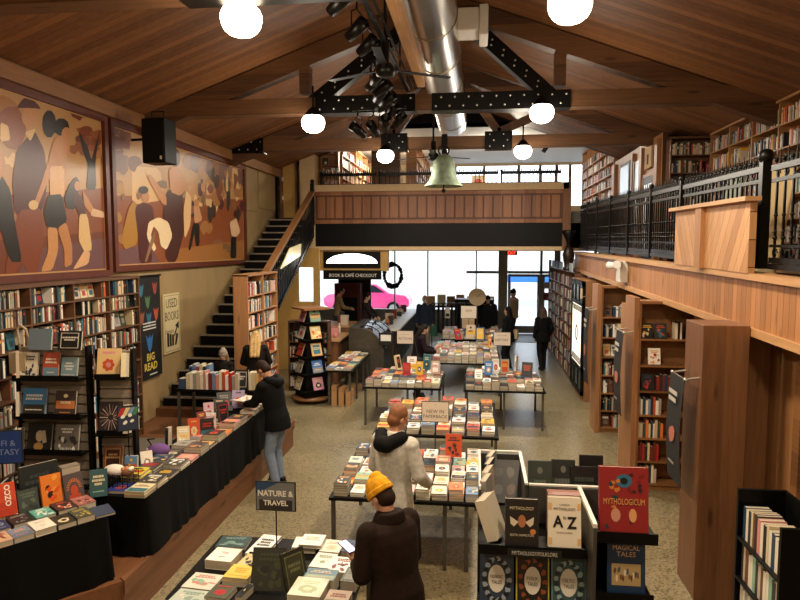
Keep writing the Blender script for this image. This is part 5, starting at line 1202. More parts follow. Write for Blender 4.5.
def az(b, w, h, t):
    b.text('CLASSICAL', 0, h*.86, t+.002, w*.5, h*.03, '#5a5348'); b.text('MYTHOLOGY', 0, h*.77, t+.002, w*.66, h*.055, '#1a1816'); b.text('*A', -w*.2, h*.52, t+.002, w*.32, h*.24, '#141414'); b.text('*Z', w*.22, h*.5, t+.002, w*.3, h*.24, '#141414'); b.text('to', 0, h*.6, t+.002, w*.1, h*.06, '#141414')
    b.text('AN ENCYCLOPEDIA', 0, h*.3, t+.002, w*.5, h*.03, '#8a8272')
    for sx in (-1, 1):
        for y in (.1, .8): b.box(sx*w*.44-.008, h*y-.01, t, sx*w*.44+.008, h*y+.02, t+.001, '#d9b47a')
book((.215, 2.88, 1.95), .15, .205, .03, '#241f1e', 'black mythology book with a winged figure on the upper ledge', rx=R(80), style=-1, extra=myth)
book((.405, 2.88, 1.95), .145, .22, .03, '#e6ddcb', 'cream classical mythology A to Z book on the upper ledge', rx=R(80), style=-1, extra=az)
book((.105, 2.88, 1.645), .155, .25, .025, '#2a3a52', 'blue black nordic tales book on the lower ledge of the rack', rx=R(80), style=-1, extra=bord('#11161e','#2a3a52','#8fa0b0','NORDIC','TALES'))
book((.268, 2.88, 1.645), .15, .25, .025, '#b8b03a', 'yellow bordered tales book in the middle of the lower ledge', rx=R(80), style=-1, extra=bord('#2a1814','#15130f','#8a4a2c','FOLK','TALES'))
book((.43, 2.88, 1.645), .155, .25, .025, '#5f7f86', 'grey teal celtic tales book at the right of the lower ledge', rx=R(80), style=-1, extra=bord('#1c3038','#35545c','#8fa8a4','CELTIC','TALES'))
book((.085, 2.95, 1.945), .14, .19, .05, '#cfc8b4', 'thick cream paged book tilted at the left of the upper ledge', rx=R(70), rz=R(70), style=-1)
book((.43, 3.04, 1.935), .16, .07, .19, '#8a5a4c', 'patterned book lying on end behind the A to Z book', style=-1)
for i in range(4): book((.055+.012*i, 3.2+.13*i, 1.93), .14, .21, .03, ['#9b9a94','#c7b6a0','#2c2f33','#9b9a94'][i], '%s book leaning on the left divider of the rack, %s from the front' % (['grey','beige','charcoal','pale grey'][i], ORD[i]), rx=R(86), rz=R(76), style=-1)
def skulls(b, w, h, t):
    for i in range(4): b.prism(blob(w*(-.2+.4*(i%2)), h*(.3+.4*(i//2)), w*.14, h*.13, 10, 0, .2, i), t, t+.001, ['#4a4a4c','#5a4638','#3a3a3c','#56504a'][i])
book((.16, 3.38, 1.93), .17, .24, .02, '#16171a', 'black book with four dim round pictures lying in the back bin of the rack', rx=R(50), style=-1, extra=skulls)
for i, (x, c, w_) in enumerate(((.33,'#333d38',.12),(.45,'#232a2a',.12),(.55,'#141518',.13),(.6,'#101114',.12))):
    book((x, 3.24+.03*(i%2)+.06*(i//3), 1.98+.02*(i == 2)*-1), w_, .235+.01*(i == 3), .02, c, ['grey green book standing at the back of the rack, leftmost','dark green book standing at the back of the rack, second','black book standing at the back of the rack, third','black framed book standing at the back right of the rack'][i], rx=R(82), style=4 if i < 2 else 6, c2='#3f4a44', c3='#6a706a')

CURG[0] = 'books on the tower display'
# ---------------- rotating pyramid tower of books
tw = thing('book_tower', 'black four sided tower display of books on a round wooden base', 'display', (-3.52, 13.3, 0), R(42))
MB().lathe([(0,.08),(.42,.08),(.42,.13),(0,.13)], n=28).build('round_base', M['shelf'], tw)
for i in range(4): MB().ball((.3*math.cos(i*PI/2),.3*math.sin(i*PI/2),.04),.035,8,6).build('caster', M['iron'], tw)
core = MB(); core.add([(-.26,-.26,.13),(.26,-.26,.13),(.26,.26,.13),(-.26,.26,.13),(-.15,-.15,2.0),(.15,-.15,2.0),(.15,.15,2.0),(-.15,.15,2.0)],[(0,3,2,1),(4,5,6,7),(0,1,5,4),(1,2,6,5),(2,3,7,6),(3,0,4,7)]); core.build('core', M['black'], tw)
MB().box(-.3,-.3,2.0,.3,.3,2.04).build('top_board', M['shelf'], tw)
for k in range(5):
    z = .3+.36*k; q = .36-.025*k; MB().box(-q,-q,z-.02,q,q,z).build('tray', M['black'], tw)
cw = ['#c98fa0','#3f6fb0','#d8a860','#e2c87a','#7fae96']; cn = ['pink','blue and white','gold','cream yellow','pale green']
cw2 = ['#c7b6a0','#9b8a84','#b5502c','#b9b2a4','#b96a84']; cn2 = ['grey striped','pale photo','orange red','grey','pink and black']
Mt = TR(-3.52, 13.3, 0) @ RZ(R(42))
for k in range(5):
    z = .305+.36*k; q = .34-.03*k
    P = Mt @ Vector((0, -q, z)); book(tuple(P), .24, .27, .02, cw[k], '%s book on right side of tower display, %s tier up' % (cn[k], ORD[k]), rx=R(70), rz=R(42), style=k % 6)
    P = Mt @ Vector((-q, 0, z)); book(tuple(P), .24, .27, .02, cw2[k], '%s book on left side of tower display, %s tier up' % (cn2[k], ORD[k]), rx=R(70), rz=R(-48), style=(k+2) % 6)
# brochure table behind the tower
table('grey legged table of leaflets behind the tower display', -3.15, 12.9, -2.55, 15.15, .75, legs=[(-.2,-1.05),(.24,-1.05),(.26,-.4),(.26,.4),(.26,1.0),(-.26,1.0)])
ustacks(-3.12, -2.58, 12.95, 15.1, .75, 3, 9, PAL_BR, (1,2), 31)
m = MB().box(-3.02,13.35,.0,-2.7,15.0,.03).build('lower_shelf_board', M['pine_trim']); tag(m, 'pine board on the floor rails under the leaflet table', 'board')
for i in range(3): tag(MB().box(-3.0+.15*i,12.95,.0,-2.89+.15*i,13.3,.42-.05*i).build('magazine_file', M['pine_trim']), 'orange brown magazine file under the leaflet table, %s from the left' % ORD[i], 'magazine file')
# ============================================================ PEOPLE
def remesh(mb, vox, name, mat, parent, smooth=4, sub=0):
    me = bpy.data.meshes.new('tmp'); me.from_pydata(mb.v, [], mb.f); me.update()
    ob = bpy.data.objects.new('tmp', me); C.objects.link(ob)
    m = ob.modifiers.new('r', 'REMESH'); m.mode = 'VOXEL'; m.voxel_size = vox; m.use_smooth_shade = True
    s = ob.modifiers.new('s', 'SMOOTH'); s.factor = .5; s.iterations = smooth
    bpy.context.view_layer.update()
    out = bpy.data.meshes.new_from_object(ob.evaluated_get(bpy.context.evaluated_depsgraph_get()))
    bpy.data.objects.remove(ob); bpy.data.meshes.remove(me)
    out.name = name; out.materials.clear(); out.materials.append(mat)
    for p in out.polygons: p.use_smooth = True
    o = bpy.data.objects.new(name, out); C.objects.link(o); o.parent = parent
    return o
def caps(m, p, q, r0, r1, n=12):
    p = Vector(p); q = Vector(q); d = q-p; L = d.length
    if L < 1e-5: return m.ball(p, r0, n, 8)
    d.normalize(); a = d.cross(Vector((.3,.9,.1)));
    if a.length < .05: a = d.cross(Vector((1,0,0)))
    a.normalize(); b = d.cross(a); rings = []
    for k in range(4): t = PI/2*(1-k/4); rings.append((p-d*(r0*math.sin(t)), max(1e-3, r0*math.cos(t))))
    rings.append((p, r0)); rings.append((q, r1))
    for k in range(1, 5): t = PI/2*k/4; rings.append((q+d*(r1*math.sin(t)), max(1e-3, r1*math.cos(t))))
    vs = [c+a*(r*math.cos(2*PI*i/n))+b*(r*math.sin(2*PI*i/n)) for c, r in rings for i in range(n)]
    k = len(rings)
    m.add(vs, [(j*n+i, j*n+(i+1)%n, (j+1)*n+(i+1)%n, (j+1)*n+i) for j in range(k-1) for i in range(n)]+[tuple(range(n-1,-1,-1)), tuple(range((k-1)*n, k*n))])
def ell(m, c, r3, Mt=None, n=16, k=12):
    c = Vector(c); B = (Mt or Matrix.Identity(3)).to_3x3(); vs = []
    for j in range(k+1):
        t = PI*j/k
        for i in range(n):
            p = 2*PI*i/n; v = Vector((r3[0]*max(1e-3, math.sin(t))*math.cos(p), r3[1]*max(1e-3, math.sin(t))*math.sin(p), -r3[2]*math.cos(t))); vs.append(c+B@v)
    m.add(vs, [(j*n+i, j*n+(i+1)%n, (j+1)*n+(i+1)%n, (j+1)*n+i) for j in range(k) for i in range(n)]+[tuple(range(n-1,-1,-1)), tuple(range(k*n, (k+1)*n))])
def loft(m, rings, n=20):
    vs = []
    for c, rx, ry, B in rings:
        for i in range(n):
            t = 2*PI*i/n; cx, sx_ = math.cos(t), math.sin(t)
            q = Vector((rx*math.copysign(abs(cx)**.85, cx), ry*math.copysign(abs(sx_)**.85, sx_), 0)); vs.append(Vector(c)+B@q)
    k = len(rings)
    m.add(vs, [(j*n+i, j*n+(i+1)%n, (j+1)*n+(i+1)%n, (j+1)*n+i) for j in range(k-1) for i in range(n)]+[tuple(range(n-1,-1,-1)), tuple(range((k-1)*n, k*n))])
def ik(a, b, l1, l2, pole):
    a = Vector(a); b = Vector(b); d = b-a; L = min(d.length, (l1+l2)*.999); u = d.normalized()
    x = (l1*l1-l2*l2+L*L)/(2*L); h = math.sqrt(max(0, l1*l1-x*x)); p = Vector(pole)-u*Vector(pole).dot(u); p.normalize()
    return a+u*x+p*h, a+u*L
def hand(m, w, d, palm_n, side, k=1., curl=.5):
    """palm, four unequal bent fingers and a thumb that leaves the side of the palm; w wrist, d pointing direction, palm_n palm normal"""
    d = Vector(d).normalized(); nrm = Vector(palm_n); nrm = (nrm-d*nrm.dot(d)).normalized(); x = d.cross(nrm)*side
    for f in (-.028, -.01, .01, .028): caps(m, w+x*f*.6*k, w+d*.082*k+x*f*k, .014*k, .0115*k, 8)
    L = [(.030,.058),(.010,.068),(-.010,.063),(-.029,.05)]
    for off, ln in L:
        b0 = w+d*.085*k+x*off*k; d1 = (d*math.cos(curl*.7)+nrm*math.sin(curl*.7)); b1 = b0+d1*ln*.55*k
        d2 = (d*math.cos(curl*1.7)+nrm*math.sin(curl*1.7)); b2 = b1+d2*ln*.5*k
        caps(m, b0, b1, .0095*k, .0085*k, 8); caps(m, b1, b2, .0085*k, .0072*k, 8)
    t0 = w+d*.025*k+x*.026*k; t1_ = t0+(d*.6+x*.75+nrm*.25).normalized()*.038*k; t2 = t1_+(d*.85+x*.25+nrm*.4).normalized()*.034*k
    caps(m, t0, t1_, .0125*k, .0105*k, 8); caps(m, t1_, t2, .0105*k, .0085*k, 8)
skinm = {}
def pm(name, c, rough=.8, noise=.12): 
    if name not in skinm: skinm[name] = plain(name, c, rough, noise=noise, scale=25)
    return skinm[name]
SKIN = plain('skin', '#c08e72', .5, noise=.05); SKIN2 = plain('skin_light', '#c9a086', .5, noise=.04)
def human(label, loc, rz, h=1.75, lean=0, hp=0, hy=0, hands=None, feet=None, vox=.009, top=('jacket','#101114','mid'), legs='#3a4150', shoe='#15130f', hair=('short','#2a1b12'), hat=None, hood=None, hoodk=1., extras=(), hcurl=(.6,.6), hdir=None, female=False, group=None, build=1., collar=None, cat='person', mask=None):
    k = h/1.75; P = thing('person', label, cat, loc, rz, 'people in the shop'); S = k
    hipz = .92
    A = Matrix.Rotation(-lean, 3, 'X')
    def T(p): p = Vector(p); return ((A @ (p-Vector((0,0,hipz))))+Vector((0,0,hipz)))*S
    sw = .175*build if not female else .155*build
    Bc = A
    def torso(m, o, z0=.86, z1=1.5, flare=0):
        rs = [(.86,.158,.105),(.95,.165,.112),(1.08,.138,.1),(1.22,.155,.112),(1.34,.172,.115),(1.42,.165,.1),(1.475,.105,.075),(1.51,.06,.06)]
        if female: rs = [(.86,.165,.11),(.95,.17,.115),(1.08,.12,.092),(1.22,.138,.105),(1.34,.152,.105),(1.42,.145,.088),(1.475,.09,.065),(1.51,.052,.052)]
        R_ = []
        for z, rx, ry in rs:
            if z < z0-.01 or z > z1+.01: continue
            R_.append((T((0, 0, z)), (rx*build+o)*S, (ry*build+o)*S, Bc))
        return R_
    sh = {s: T((s*sw, 0, 1.425)) for s in (-1, 1)}
    hip = {s: Vector((s*.085, 0, .9))*S for s in (-1, 1)}
    hands = hands or {-1: (-.27, .05, .84), 1: (.27, .05, .84)}
    feet = feet or {-1: (-.1, 0, .07), 1: (.1, 0, .07)}
    el = {}; wr = {}; kn = {}; an = {}
    for s in (-1, 1):
        el[s], wr[s] = ik(sh[s], Vector(hands[s])*S, .29*S, .26*S, (s*.6, -.9, -.5))
        kn[s], an[s] = ik(hip[s], Vector(feet[s])*S, .43*S, .42*S, (s*.1, 1, 0))
    neck = T((0,-.005,1.5)); hc = T((0,.03,1.645)) + Vector((0, .05*math.sin(hp), -.03*abs(math.sin(hp))))*S
    HM = (A @ Matrix.Rotation(hy, 3, 'Z') @ Matrix.Rotation(-hp, 3, 'X'))
    def hd(x, y, z): return hc + HM @ (Vector((x, y, z))*S)
    b = MB(); loft(b, torso(b, 0)); ell(b, T((0,0,.9)), (.155*S*build,.11*S,.1*S))
    for s in (-1, 1):
        ell(b, sh[s], (.062*S,.06*S,.062*S)); caps(b, sh[s], el[s], .05*S*build, .038*S*build); caps(b, el[s], wr[s], .04*S*build, .026*S)
        caps(b, hip[s], kn[s], .085*S*build, .055*S); caps(b, kn[s], an[s], .055*S, .036*S)
        f0 = an[s]+Vector((0,-.04,-.03))*S; caps(b, f0, f0+Vector((0,.18,-.01))*S, .032*S, .028*S)
        dd = (wr[s]-el[s]).normalized() if not hdir else Vector(hdir[s][0]); pn = Vector((-s,.15,-.1)) if not hdir else Vector(hdir[s][1])
        hand(b, wr[s], dd, pn, s if not hdir else hdir[s][2], S*.98, hcurl[0 if s < 0 else 1])
    caps(b, neck+Vector((0,0,-.03))*S, hc+HM@(Vector((0,-.02,-.07))*S), .056*S, .052*S)
    ell(b, hd(0,-.005,.025), (.073*S,.092*S,.1*S), HM); ell(b, hd(0,.022,-.05), (.054*S,.062*S,.07*S), HM); ell(b, hd(0,.052,-.088), (.026*S,.022*S,.022*S), HM)
    caps(b, hd(0,.082,.012), hd(0,.103,-.022), .0085*S, .014*S, 8); caps(b, hd(-.03,.078,.03), hd(.03,.078,.03), .012*S, .012*S, 8)
    for s in (-1, 1): ell(b, hd(s*.074,-.005,-.008), (.012*S,.02*S,.032*S), HM)
    remesh(b, vox*S, 'body', SKIN if not female else SKIN2, P, 3)
    e = MB()
    for s in (-1, 1): e.ball(hd(s*.03,.082,.008), .0125*S, 10, 6, '#e8e2da'); e.ball(hd(s*.03,.0905,.007), .0065*S, 8, 5, '#2a1a12')
    for s in (-1, 1): e.tube(hd(s*.016,.094,.03), hd(s*.045,.084,.032), .004*S, .003*S, 6, '#2a1b12')
    e.build('eyes', M['gloss'], P, origin=(0,0,0)).location = (0,0,0)
    mo = MB(); mo.tube(hd(-.02,.079,-.052), hd(0,.086,-.05), .005*S, .006*S, 6, '#8a4a40'); mo.tube(hd(0,.086,-.05), hd(.02,.079,-.052), .006*S, .005*S, 6, '#8a4a40'); mo.build('lips', M['matte'], P, origin=(0,0,0))
    # trousers
    t = MB(); ell(t, T((0,0,.9)), (.17*S*build,.125*S,.11*S)); R_ = torso(t, .012, .86, 1.0); loft(t, R_)
    for s in (-1, 1): caps(t, hip[s], kn[s], .1*S*build, .074*S); caps(t, kn[s], an[s]+Vector((0,0,.02)), .074*S, .062*S)
    remesh(t, .013*S, 'trousers', pm('trousers_'+legs[1:], legs), P, 3)
    for s in (-1, 1):
        q = MB(); f0 = an[s]+Vector((0,-.045,-.028))*S; caps(q, f0, f0+Vector((0,.2,-.008))*S, .045*S, .038*S); ell(q, an[s]+Vector((0,0,.0)), (.05*S,.055*S,.05*S))
        so = remesh(q, .008*S, 'shoe', pm('shoe_'+shoe[1:], shoe, .5), P, 3)
        MB().box(f0.x-.04*S, f0.y-.04*S, f0.z-.045*S, f0.x+.04*S, f0.y+.235*S, f0.z-.022*S, '#b9b4a8' if shoe != '#15130f' else '#1a1815').build('sole', M['matte'], so, origin=(0,0,0), bevel=.01)
    # jacket or top
    kind, tc, ln = top; o = {'shirt': .012, 'jacket': .03, 'coat': .034, 'puffer': .045}[kind]
    zb = {'mid': .8, 'long': .5, 'waist': .9}[ln]
    j = MB(); R_ = torso(j, o, .9, 1.475)
    low = []; n = 3
    for q in range(n):
        z = zb+(.9-zb)*q/n; fl = (.9-z)*.12
        low.append((Vector((0, 0, z))*S, (.168*build+o+fl)*S, (.115+o+fl)*S, Matrix.Identity(3)))
    loft(j, low+R_)
    for s in (-1, 1):
        ell(j, sh[s], (.07*S+o*.6,.07*S+o*.5,.068*S)); caps(j, sh[s], el[s], (.056*build+o*.75)*S, (.046*build+o*.7)*S); caps(j, el[s], el[s].lerp(wr[s], .9), (.048+o*.7)*S, (.034+o*.55)*S)
    if kind != 'shirt': loft(j, [(T((0,0,1.44)), .1*S, .09*S, Bc), (T((0,.0,1.5)), .082*S, .08*S, Bc), (T((0,.004,1.53)), .078*S, .078*S, Bc)])
    jk = remesh(j, .012*S, {'shirt': 'shirt', 'jacket': 'jacket', 'coat': 'coat', 'puffer': 'jacket'}[kind], pm('garment_'+tc[1:], tc, .9, .2), P, 4)
    if collar:
        c_ = MB(); loft(c_, [(T((0,-.01,1.45)), .13*S, .12*S, Bc), (T((0,-.015,1.5)), .115*S, .115*S, Bc), (T((0,-.03,1.545)), .1*S, .1*S, Bc)]); remesh(c_, .012*S, 'collar', pm('collar_'+collar[1:], collar), P, 3)
    if hood:
        q = MB(); q_ = hoodk; caps(q, T((-.1*q_,-.06,1.49)), T((-.03,-.15*q_,1.43)), .055*S*q_, .06*S*q_); caps(q, T((.1*q_,-.06,1.49)), T((.03,-.15*q_,1.43)), .055*S*q_, .06*S*q_); caps(q, T((-.03,-.15*q_,1.43)), T((.03,-.15*q_,1.43)), .065*S*q_, .065*S*q_)
        caps(q, T((-.1,-.06,1.5)), T((-.09,.05,1.48)), .04*S, .028*S); caps(q, T((.1,-.06,1.5)), T((.09,.05,1.48)), .04*S, .028*S)
        remesh(q, .01*S, 'hood', pm('hood_'+hood[1:], hood), P, 4)
    # hair
    hk, hcol = hair
    if hk:
        q = MB(); ell(q, hd(0,-.022,.04), (.083*S,.094*S,.1*S), HM)
        if hk in ('short', 'bun', 'long', 'crop'): ell(q, hd(0,-.045,-.02), (.078*S,.07*S,.075*S), HM)
        if hk == 'bun': ell(q, hd(0,-.06,.13), (.045*S,)*3, HM)
        if hk == 'long':
            for s in (-1, 0, 1):
                caps(q, hd(s*.055,-.05,0), hd(s*.06,-.075,-.15), .05*S, .05*S); caps(q, hd(s*.06,-.075,-.15), hd(s*.06,-.09,-.33-(.12 if hcol == '#b08d55' else 0)), .052*S, .034*S)
        remesh(q, .009*S, 'hair', pm('hair_'+hcol[1:], hcol, .7, .3), P, 2)
    if hat:
        ht_, c_ = hat; q = MB()
        if ht_ == 'beanie':
            ell(q, hd(0,-.012,.07), (.093*S,.107*S,.1*S), HM); ell(q, hd(0,-.03,.15), (.05*S,.055*S,.04*S), HM)
            hb = remesh(q, .008*S, 'beanie', pm('beanie_'+c_[1:], c_, .95, .25), P, 3)
            q = MB(); N_ = 24
            for i in range(N_):
                a, a2 = 2*PI*i/N_, 2*PI*(i+1)/N_
                for dz in (.028, .05): caps(q, hd(.09*math.cos(a), -.012+.105*math.sin(a), dz-.012*math.sin(a)), hd(.09*math.cos(a2), -.012+.105*math.sin(a2), dz-.012*math.sin(a2)), .014*S, .014*S, 6)
            remesh(q, .007*S, 'folded_brim', pm('beanie_'+c_[1:], c_, .95, .25), hb, 2)
        elif ht_ == 'cap':
            ell(q, hd(0,-.01,.06), (.086*S,.1*S,.07*S), HM); caps(q, hd(-.03,.08,.055), hd(0,.14,.04), .02*S, .018*S); caps(q, hd(.03,.08,.055), hd(0,.14,.04), .02*S, .018*S); remesh(q, .008*S, 'cap', pm('cap_'+c_[1:], c_), P, 2)
    if mask:
        q = MB(); ell(q, hd(0,.05,-.045), (.052*S,.05*S,.045*S), HM); remesh(q, .008*S, 'face_mask', pm('mask_'+mask[1:], mask), P, 2)
    return P, dict(hd=hd, wr=wr, el=el, sh=sh, T=T, S=S)
def seg(name, P, caplist, mat, vox=.012, sm=3):
    q = MB()
    for a in caplist: caps(q, *a)
    return remesh(q, vox, name, mat, P, sm)
def part(P, mb, name, mat): return mb.build(name, mat, P, origin=(0,0,0))

# man in black jacket leaning over the long table, holding an open book: faces -X
P, K = human('person in black hooded jacket and jeans reading at the long draped table', (-2.72, 8.45, 0), R(72), 1.76, lean=R(14), hp=R(38), hands={-1: (-.06,.5,1.1), 1: (.13,.48,1.12)}, feet={-1: (-.1,-.02,.07), 1: (.12,.06,.07)},
      vox=.008, top=('jacket','#0c0d0f','mid'), legs='#74849c', shoe='#15130f', hood='#0c0d0f', hcurl=(.7,.7), hdir={-1: ((.25,1,0),(0,0,1),-1), 1: ((-.4,1,0),(0,0,1),1)})
bk = Matrix.Translation((-2.72,8.45,0)) @ RZ(R(72))
Pb = bk @ Vector((.04, .6, 1.12)); ob = thing('open_book', 'open white paged book held in the hands of the person in black', 'book', tuple(Pb), R(72))
m = MB()
for s in (-1, 1): m.add([(0,-.1,0),(s*.16,-.1,.03),(s*.16,.12,.03),(0,.12,0),(0,-.1,.012),(s*.16,-.1,.042),(s*.16,.12,.042),(0,.12,.012)], [(0,3,2,1),(4,5,6,7),(0,1,5,4),(1,2,6,5),(2,3,7,6),(3,0,4,7)], '#e4ded0')
m.build('pages', M['print'], ob); m = MB()
for s in (-1, 1): m.add([(0,-.105,-.006),(s*.165,-.105,.025),(s*.165,.125,.025),(0,.125,-.006),(0,-.105,-.001),(s*.165,-.105,.029),(s*.165,.125,.029),(0,.125,-.001)], [(0,3,2,1),(4,5,6,7),(0,1,5,4),(1,2,6,5),(2,3,7,6),(3,0,4,7)], '#6a5a58')
m.build('cover', M['print'], ob)
# man in the stone hoodie, auburn hair, walking right, looking right-away
P, K = human('person with cropped auburn hair in a stone coat with a black hood', (-.78, 5.93, 0), R(-30), 1.78, lean=R(4), hp=R(18), hy=R(-25), hands={-1: (-.2,.24,.98), 1: (.22,.26,1.0)}, feet={-1: (-.1,-.12,.07), 1: (.26,-.12,.07)},
      vox=.008, top=('coat','#c2c0b8','mid'), legs='#3b3b3e', shoe='#2b2624', hair=('crop','#80502f'), hood='#0a0a0b', hoodk=1.18, hcurl=(.6,.6))
part(P, MB().tube(K['hd'](-.078,.075,.008), K['hd'](-.076,-.02,.012), .003, None, 6, '#111111').tube(K['hd'](.078,.075,.008), K['hd'](.076,-.02,.012), .003, None, 6, '#111111'), 'glasses', M['gloss'])
# yellow beanie man, dark coat, seen from behind, facing away-left holding a phone
P, K = human('person in a mustard yellow beanie and long dark brown coat looking down at a phone', (-.53, 4.27, 0), R(48), 1.66, lean=R(11), hp=R(24), hy=R(10), hands={-1: (-.14,.32,1.09), 1: (.12,.32,1.06)}, feet={-1: (-.11,.02,.07), 1: (.12,-.06,.07)},
      vox=.0075, top=('coat','#241812','long'), legs='#141416', shoe='#2b2624', hair=('short','#2a1b12'), hat=('beanie','#dc9c14'), collar='#20150f', hcurl=(.9,.9), build=1.12, hdir={-1: ((.1,1,.35),(.5,-.2,.8),-1), 1: ((-.1,1,.35),(-.5,-.2,.8),1)})
cm = Matrix.Translation((-.53,4.27,0)) @ RZ(R(48)); ph_ = cm @ Vector((-.13,.41,1.12))
ph = thing('mobile_phone', 'mobile phone with a lit lilac screen in the hand of the beanie wearer', 'phone', tuple(ph_), R(48)); Bm = Matrix.Rotation(R(12), 4, 'X')
MB().box(-.037,-.075,-.004,.037,.075,.004,None,Bm).build('phone_body', M['black'], ph, bevel=.003); MB().box(-.033,-.068,.0042,.033,.068,.005,None,Bm).build('screen', emis('phone_screen', (.72,.66,.95), 1.2), ph)
# browsing person at centre with a book
P, K = human('dark coated person with a shoulder bag reading a red book by the fiction sign', (-1.3, 14.0, 0), R(-78), 1.62, lean=R(10), hp=R(20), hands={-1: (-.1,.42,1.12), 1: (.14,.42,1.1)}, vox=.012, top=('puffer','#1c1318','mid'), legs='#121214', hair=('long','#1a1210'), female=True)
part(P, MB().ball((.3,.0,.82),.12,12,8,'#121214',(.5,1.2,1)).path([(.28,0,.9),(.1,-.1,1.45)],.012,6,'#121214'), 'shoulder_bag', M['matte'])
bm = Matrix.Translation((-1.3,14.0,0)) @ RZ(R(-78)); book(tuple(bm @ Vector((.02,.43,1.06))), .22, .16, .02, '#b3482f', 'red covered book in the hands of the dark coated person', rx=R(35), rz=R(-78))
P, K = human('older bald person in a navy coat and pale mask standing by the pastry case', (-1.66, 20.6, 0), R(175), 1.74, vox=.013, top=('jacket','#182338','mid'), legs='#8a8071', hair=('crop','#9a9288'), mask='#c9ccd0', build=1.1)
part(P, MB().box(-.4,-.06,.45,-.2,.06,.85,'#1f5a4c'), 'shopping_bag', M['matte'])
P, K = human('person in a black puffer coat and cap standing near the history table', (.36, 20.4, 0), R(170), 1.78, hp=R(10), vox=.013, top=('puffer','#0f1012','mid'), legs='#141416', hair=('short','#1a1210'), hat=('cap','#15161a'), build=1.12)
P, K = human('dark haired person in black with a beige shoulder bag, beside the history sign', (.86, 17.35, 0), R(60), 1.7, vox=.013, top=('coat','#0e0f11','mid'), legs='#111113', hair=('long','#120d0b'), female=True)
part(P, MB().box(.12,-.2,.85,.2,.14,1.1,'#b09a7c').path([(.16,-.03,1.1),(0,-.02,1.46)],.012,6,'#d9d2c4'), 'shoulder_bag', M['matte'])
P, K = human('person in a tan coat and dark hat near the entrance doors', (1.32, 23.2, 0), R(120), 1.78, vox=.014, top=('coat','#9a8468','mid'), legs='#1a1a1c', hair=('short','#1a1210'), hat=('beanie','#1a1b20'))
P, K = human('person with long brown hair in black walking along the tall bookcase', (1.8, 17.6, 0), R(15), 1.68, hands={-1: (-.22,.06,.9), 1: (.22,.1,.95)}, feet={-1: (-.08,-.16,.08), 1: (.09,.14,.07)}, vox=.012, top=('coat','#0d0d0f','mid'), legs='#121214', hair=('long','#4a3224'), female=True)
P, K = human('staff member in a tan shirt behind the checkout counter', (-4.2, 19.0, .35), R(-70), 1.76, lean=R(6), hp=R(20), hands={-1: (-.15,.4,1.1), 1: (.15,.4,1.1)}, vox=.013, top=('shirt','#8a7452','waist'), legs='#2c3440', hair=('short','#3a2a1a'))
P, K = human('staff member with hair in a bun at the counter behind the pastry case', (-3.25, 18.6, .35), R(-100), 1.6, hp=R(25), hands={-1: (-.15,.35,1.0), 1: (.15,.35,1.0)}, vox=.013, top=('shirt','#2a2020','waist'), legs='#1a1a1c', hair=('bun','#1f1410'), female=True)
# blonde woman and hooded child by the low table
P, K = human('person with very long blond hair bending beside the child, near the low black table', (-3.62, 10.1, .421), R(15), 1.5, lean=R(12), hp=R(25), hy=R(0), hands={-1: (-.18,.4,1.05), 1: (.2,.4,1.05)}, vox=.011, top=('coat','#17140f','mid'), legs='#1a1a1c', hair=('long','#b08d55'), female=True)
P, K = human('child in a knitted grey hat and dark coat standing behind the low black table', (-4.12, 10.0, .421), R(178), 1.2, hp=R(8), vox=.012, top=('coat','#1a1513','mid'), legs='#1a1a1c', hair=('long','#8a6a44'), hat=('beanie','#8c8073'), female=True)
# ============================================================ CAFE, CHECKOUT, UPSTAIRS
struct('wall_stair_end', MB().box(-5.45, 16.78, 0, -4.78, 16.9, 3.95).box(-4.78, 16.78, 2.78, -4.2, 16.9, 3.3).box(-4.36, 16.78, 0, -4.2, 16.9, 2.78).box(-4.78, 16.78, 0, -4.34, 16.9, 1.85), M['ypaint'])
hb = world_thing('checkout_header', 'ochre header box with a glowing white arch above the checkout', 'header', (-3.3, 17.3, 2.7))
MB().box(-4.3, 17.1, 2.68, -2.38, 17.35, 3.24).build('header_box', M['ypaint'], hb)
MB().box(-4.14, 17.06, 2.76, -2.58, 17.1, 3.2).build('arch_frame', M['black'], hb)
ar = [(-1.5/2, -.15), (1.5/2, -.15)] + [(.73*math.cos(R(a)), -.1+.26*math.sin(R(a))) for a in range(0, 181, 12)]
F = Matrix(((1,0,0,-3.36),(0,0,-1,17.055),(0,1,0,2.97),(0,0,0,1)))
MB().prism([(x*.96, y+.02) for x, y in ar[2:]], -.003, .006, None, F).build('lit_arch', M['glow_sign'], hb)
cs_ = world_thing('checkout_sign', 'black book and café checkout sign hanging under the glowing arch', 'sign', (-3.3, 17.1, 2.45))
MB().box(-4.15, 17.05, 2.45, -2.55, 17.09, 2.7).build('sign_board', M['black'], cs_)
F = Matrix(((1,0,0,-3.33),(0,0,-1,17.048),(0,1,0,2.575),(0,0,0,1)))
MB().text('BOOK & CAFÉ CHECKOUT', 0, 0, .001, 1.3, .11, '#e8e4da', F).build('lettering', M['matte'], cs_)
struct('trim_rear_panel', MB().box(-4.6, 21.0, 0, -3.5, 21.1, 2.5), plain('dark_menu_wall', '#1c1614', .6))
rc = world_thing('drinks_cooler', 'dark red drinks cooler behind the checkout', 'cooler', (-4.1, 20.5, 0)); MB().box(-4.6, 20.4, 0, -3.75, 20.95, 2.15).build('cabinet', plain('cooler_red', '#5a1512', .4), rc); MB().box(-4.52, 20.38, .5, -3.83, 20.4, 1.7).build('cooler_window', M['black'], rc)
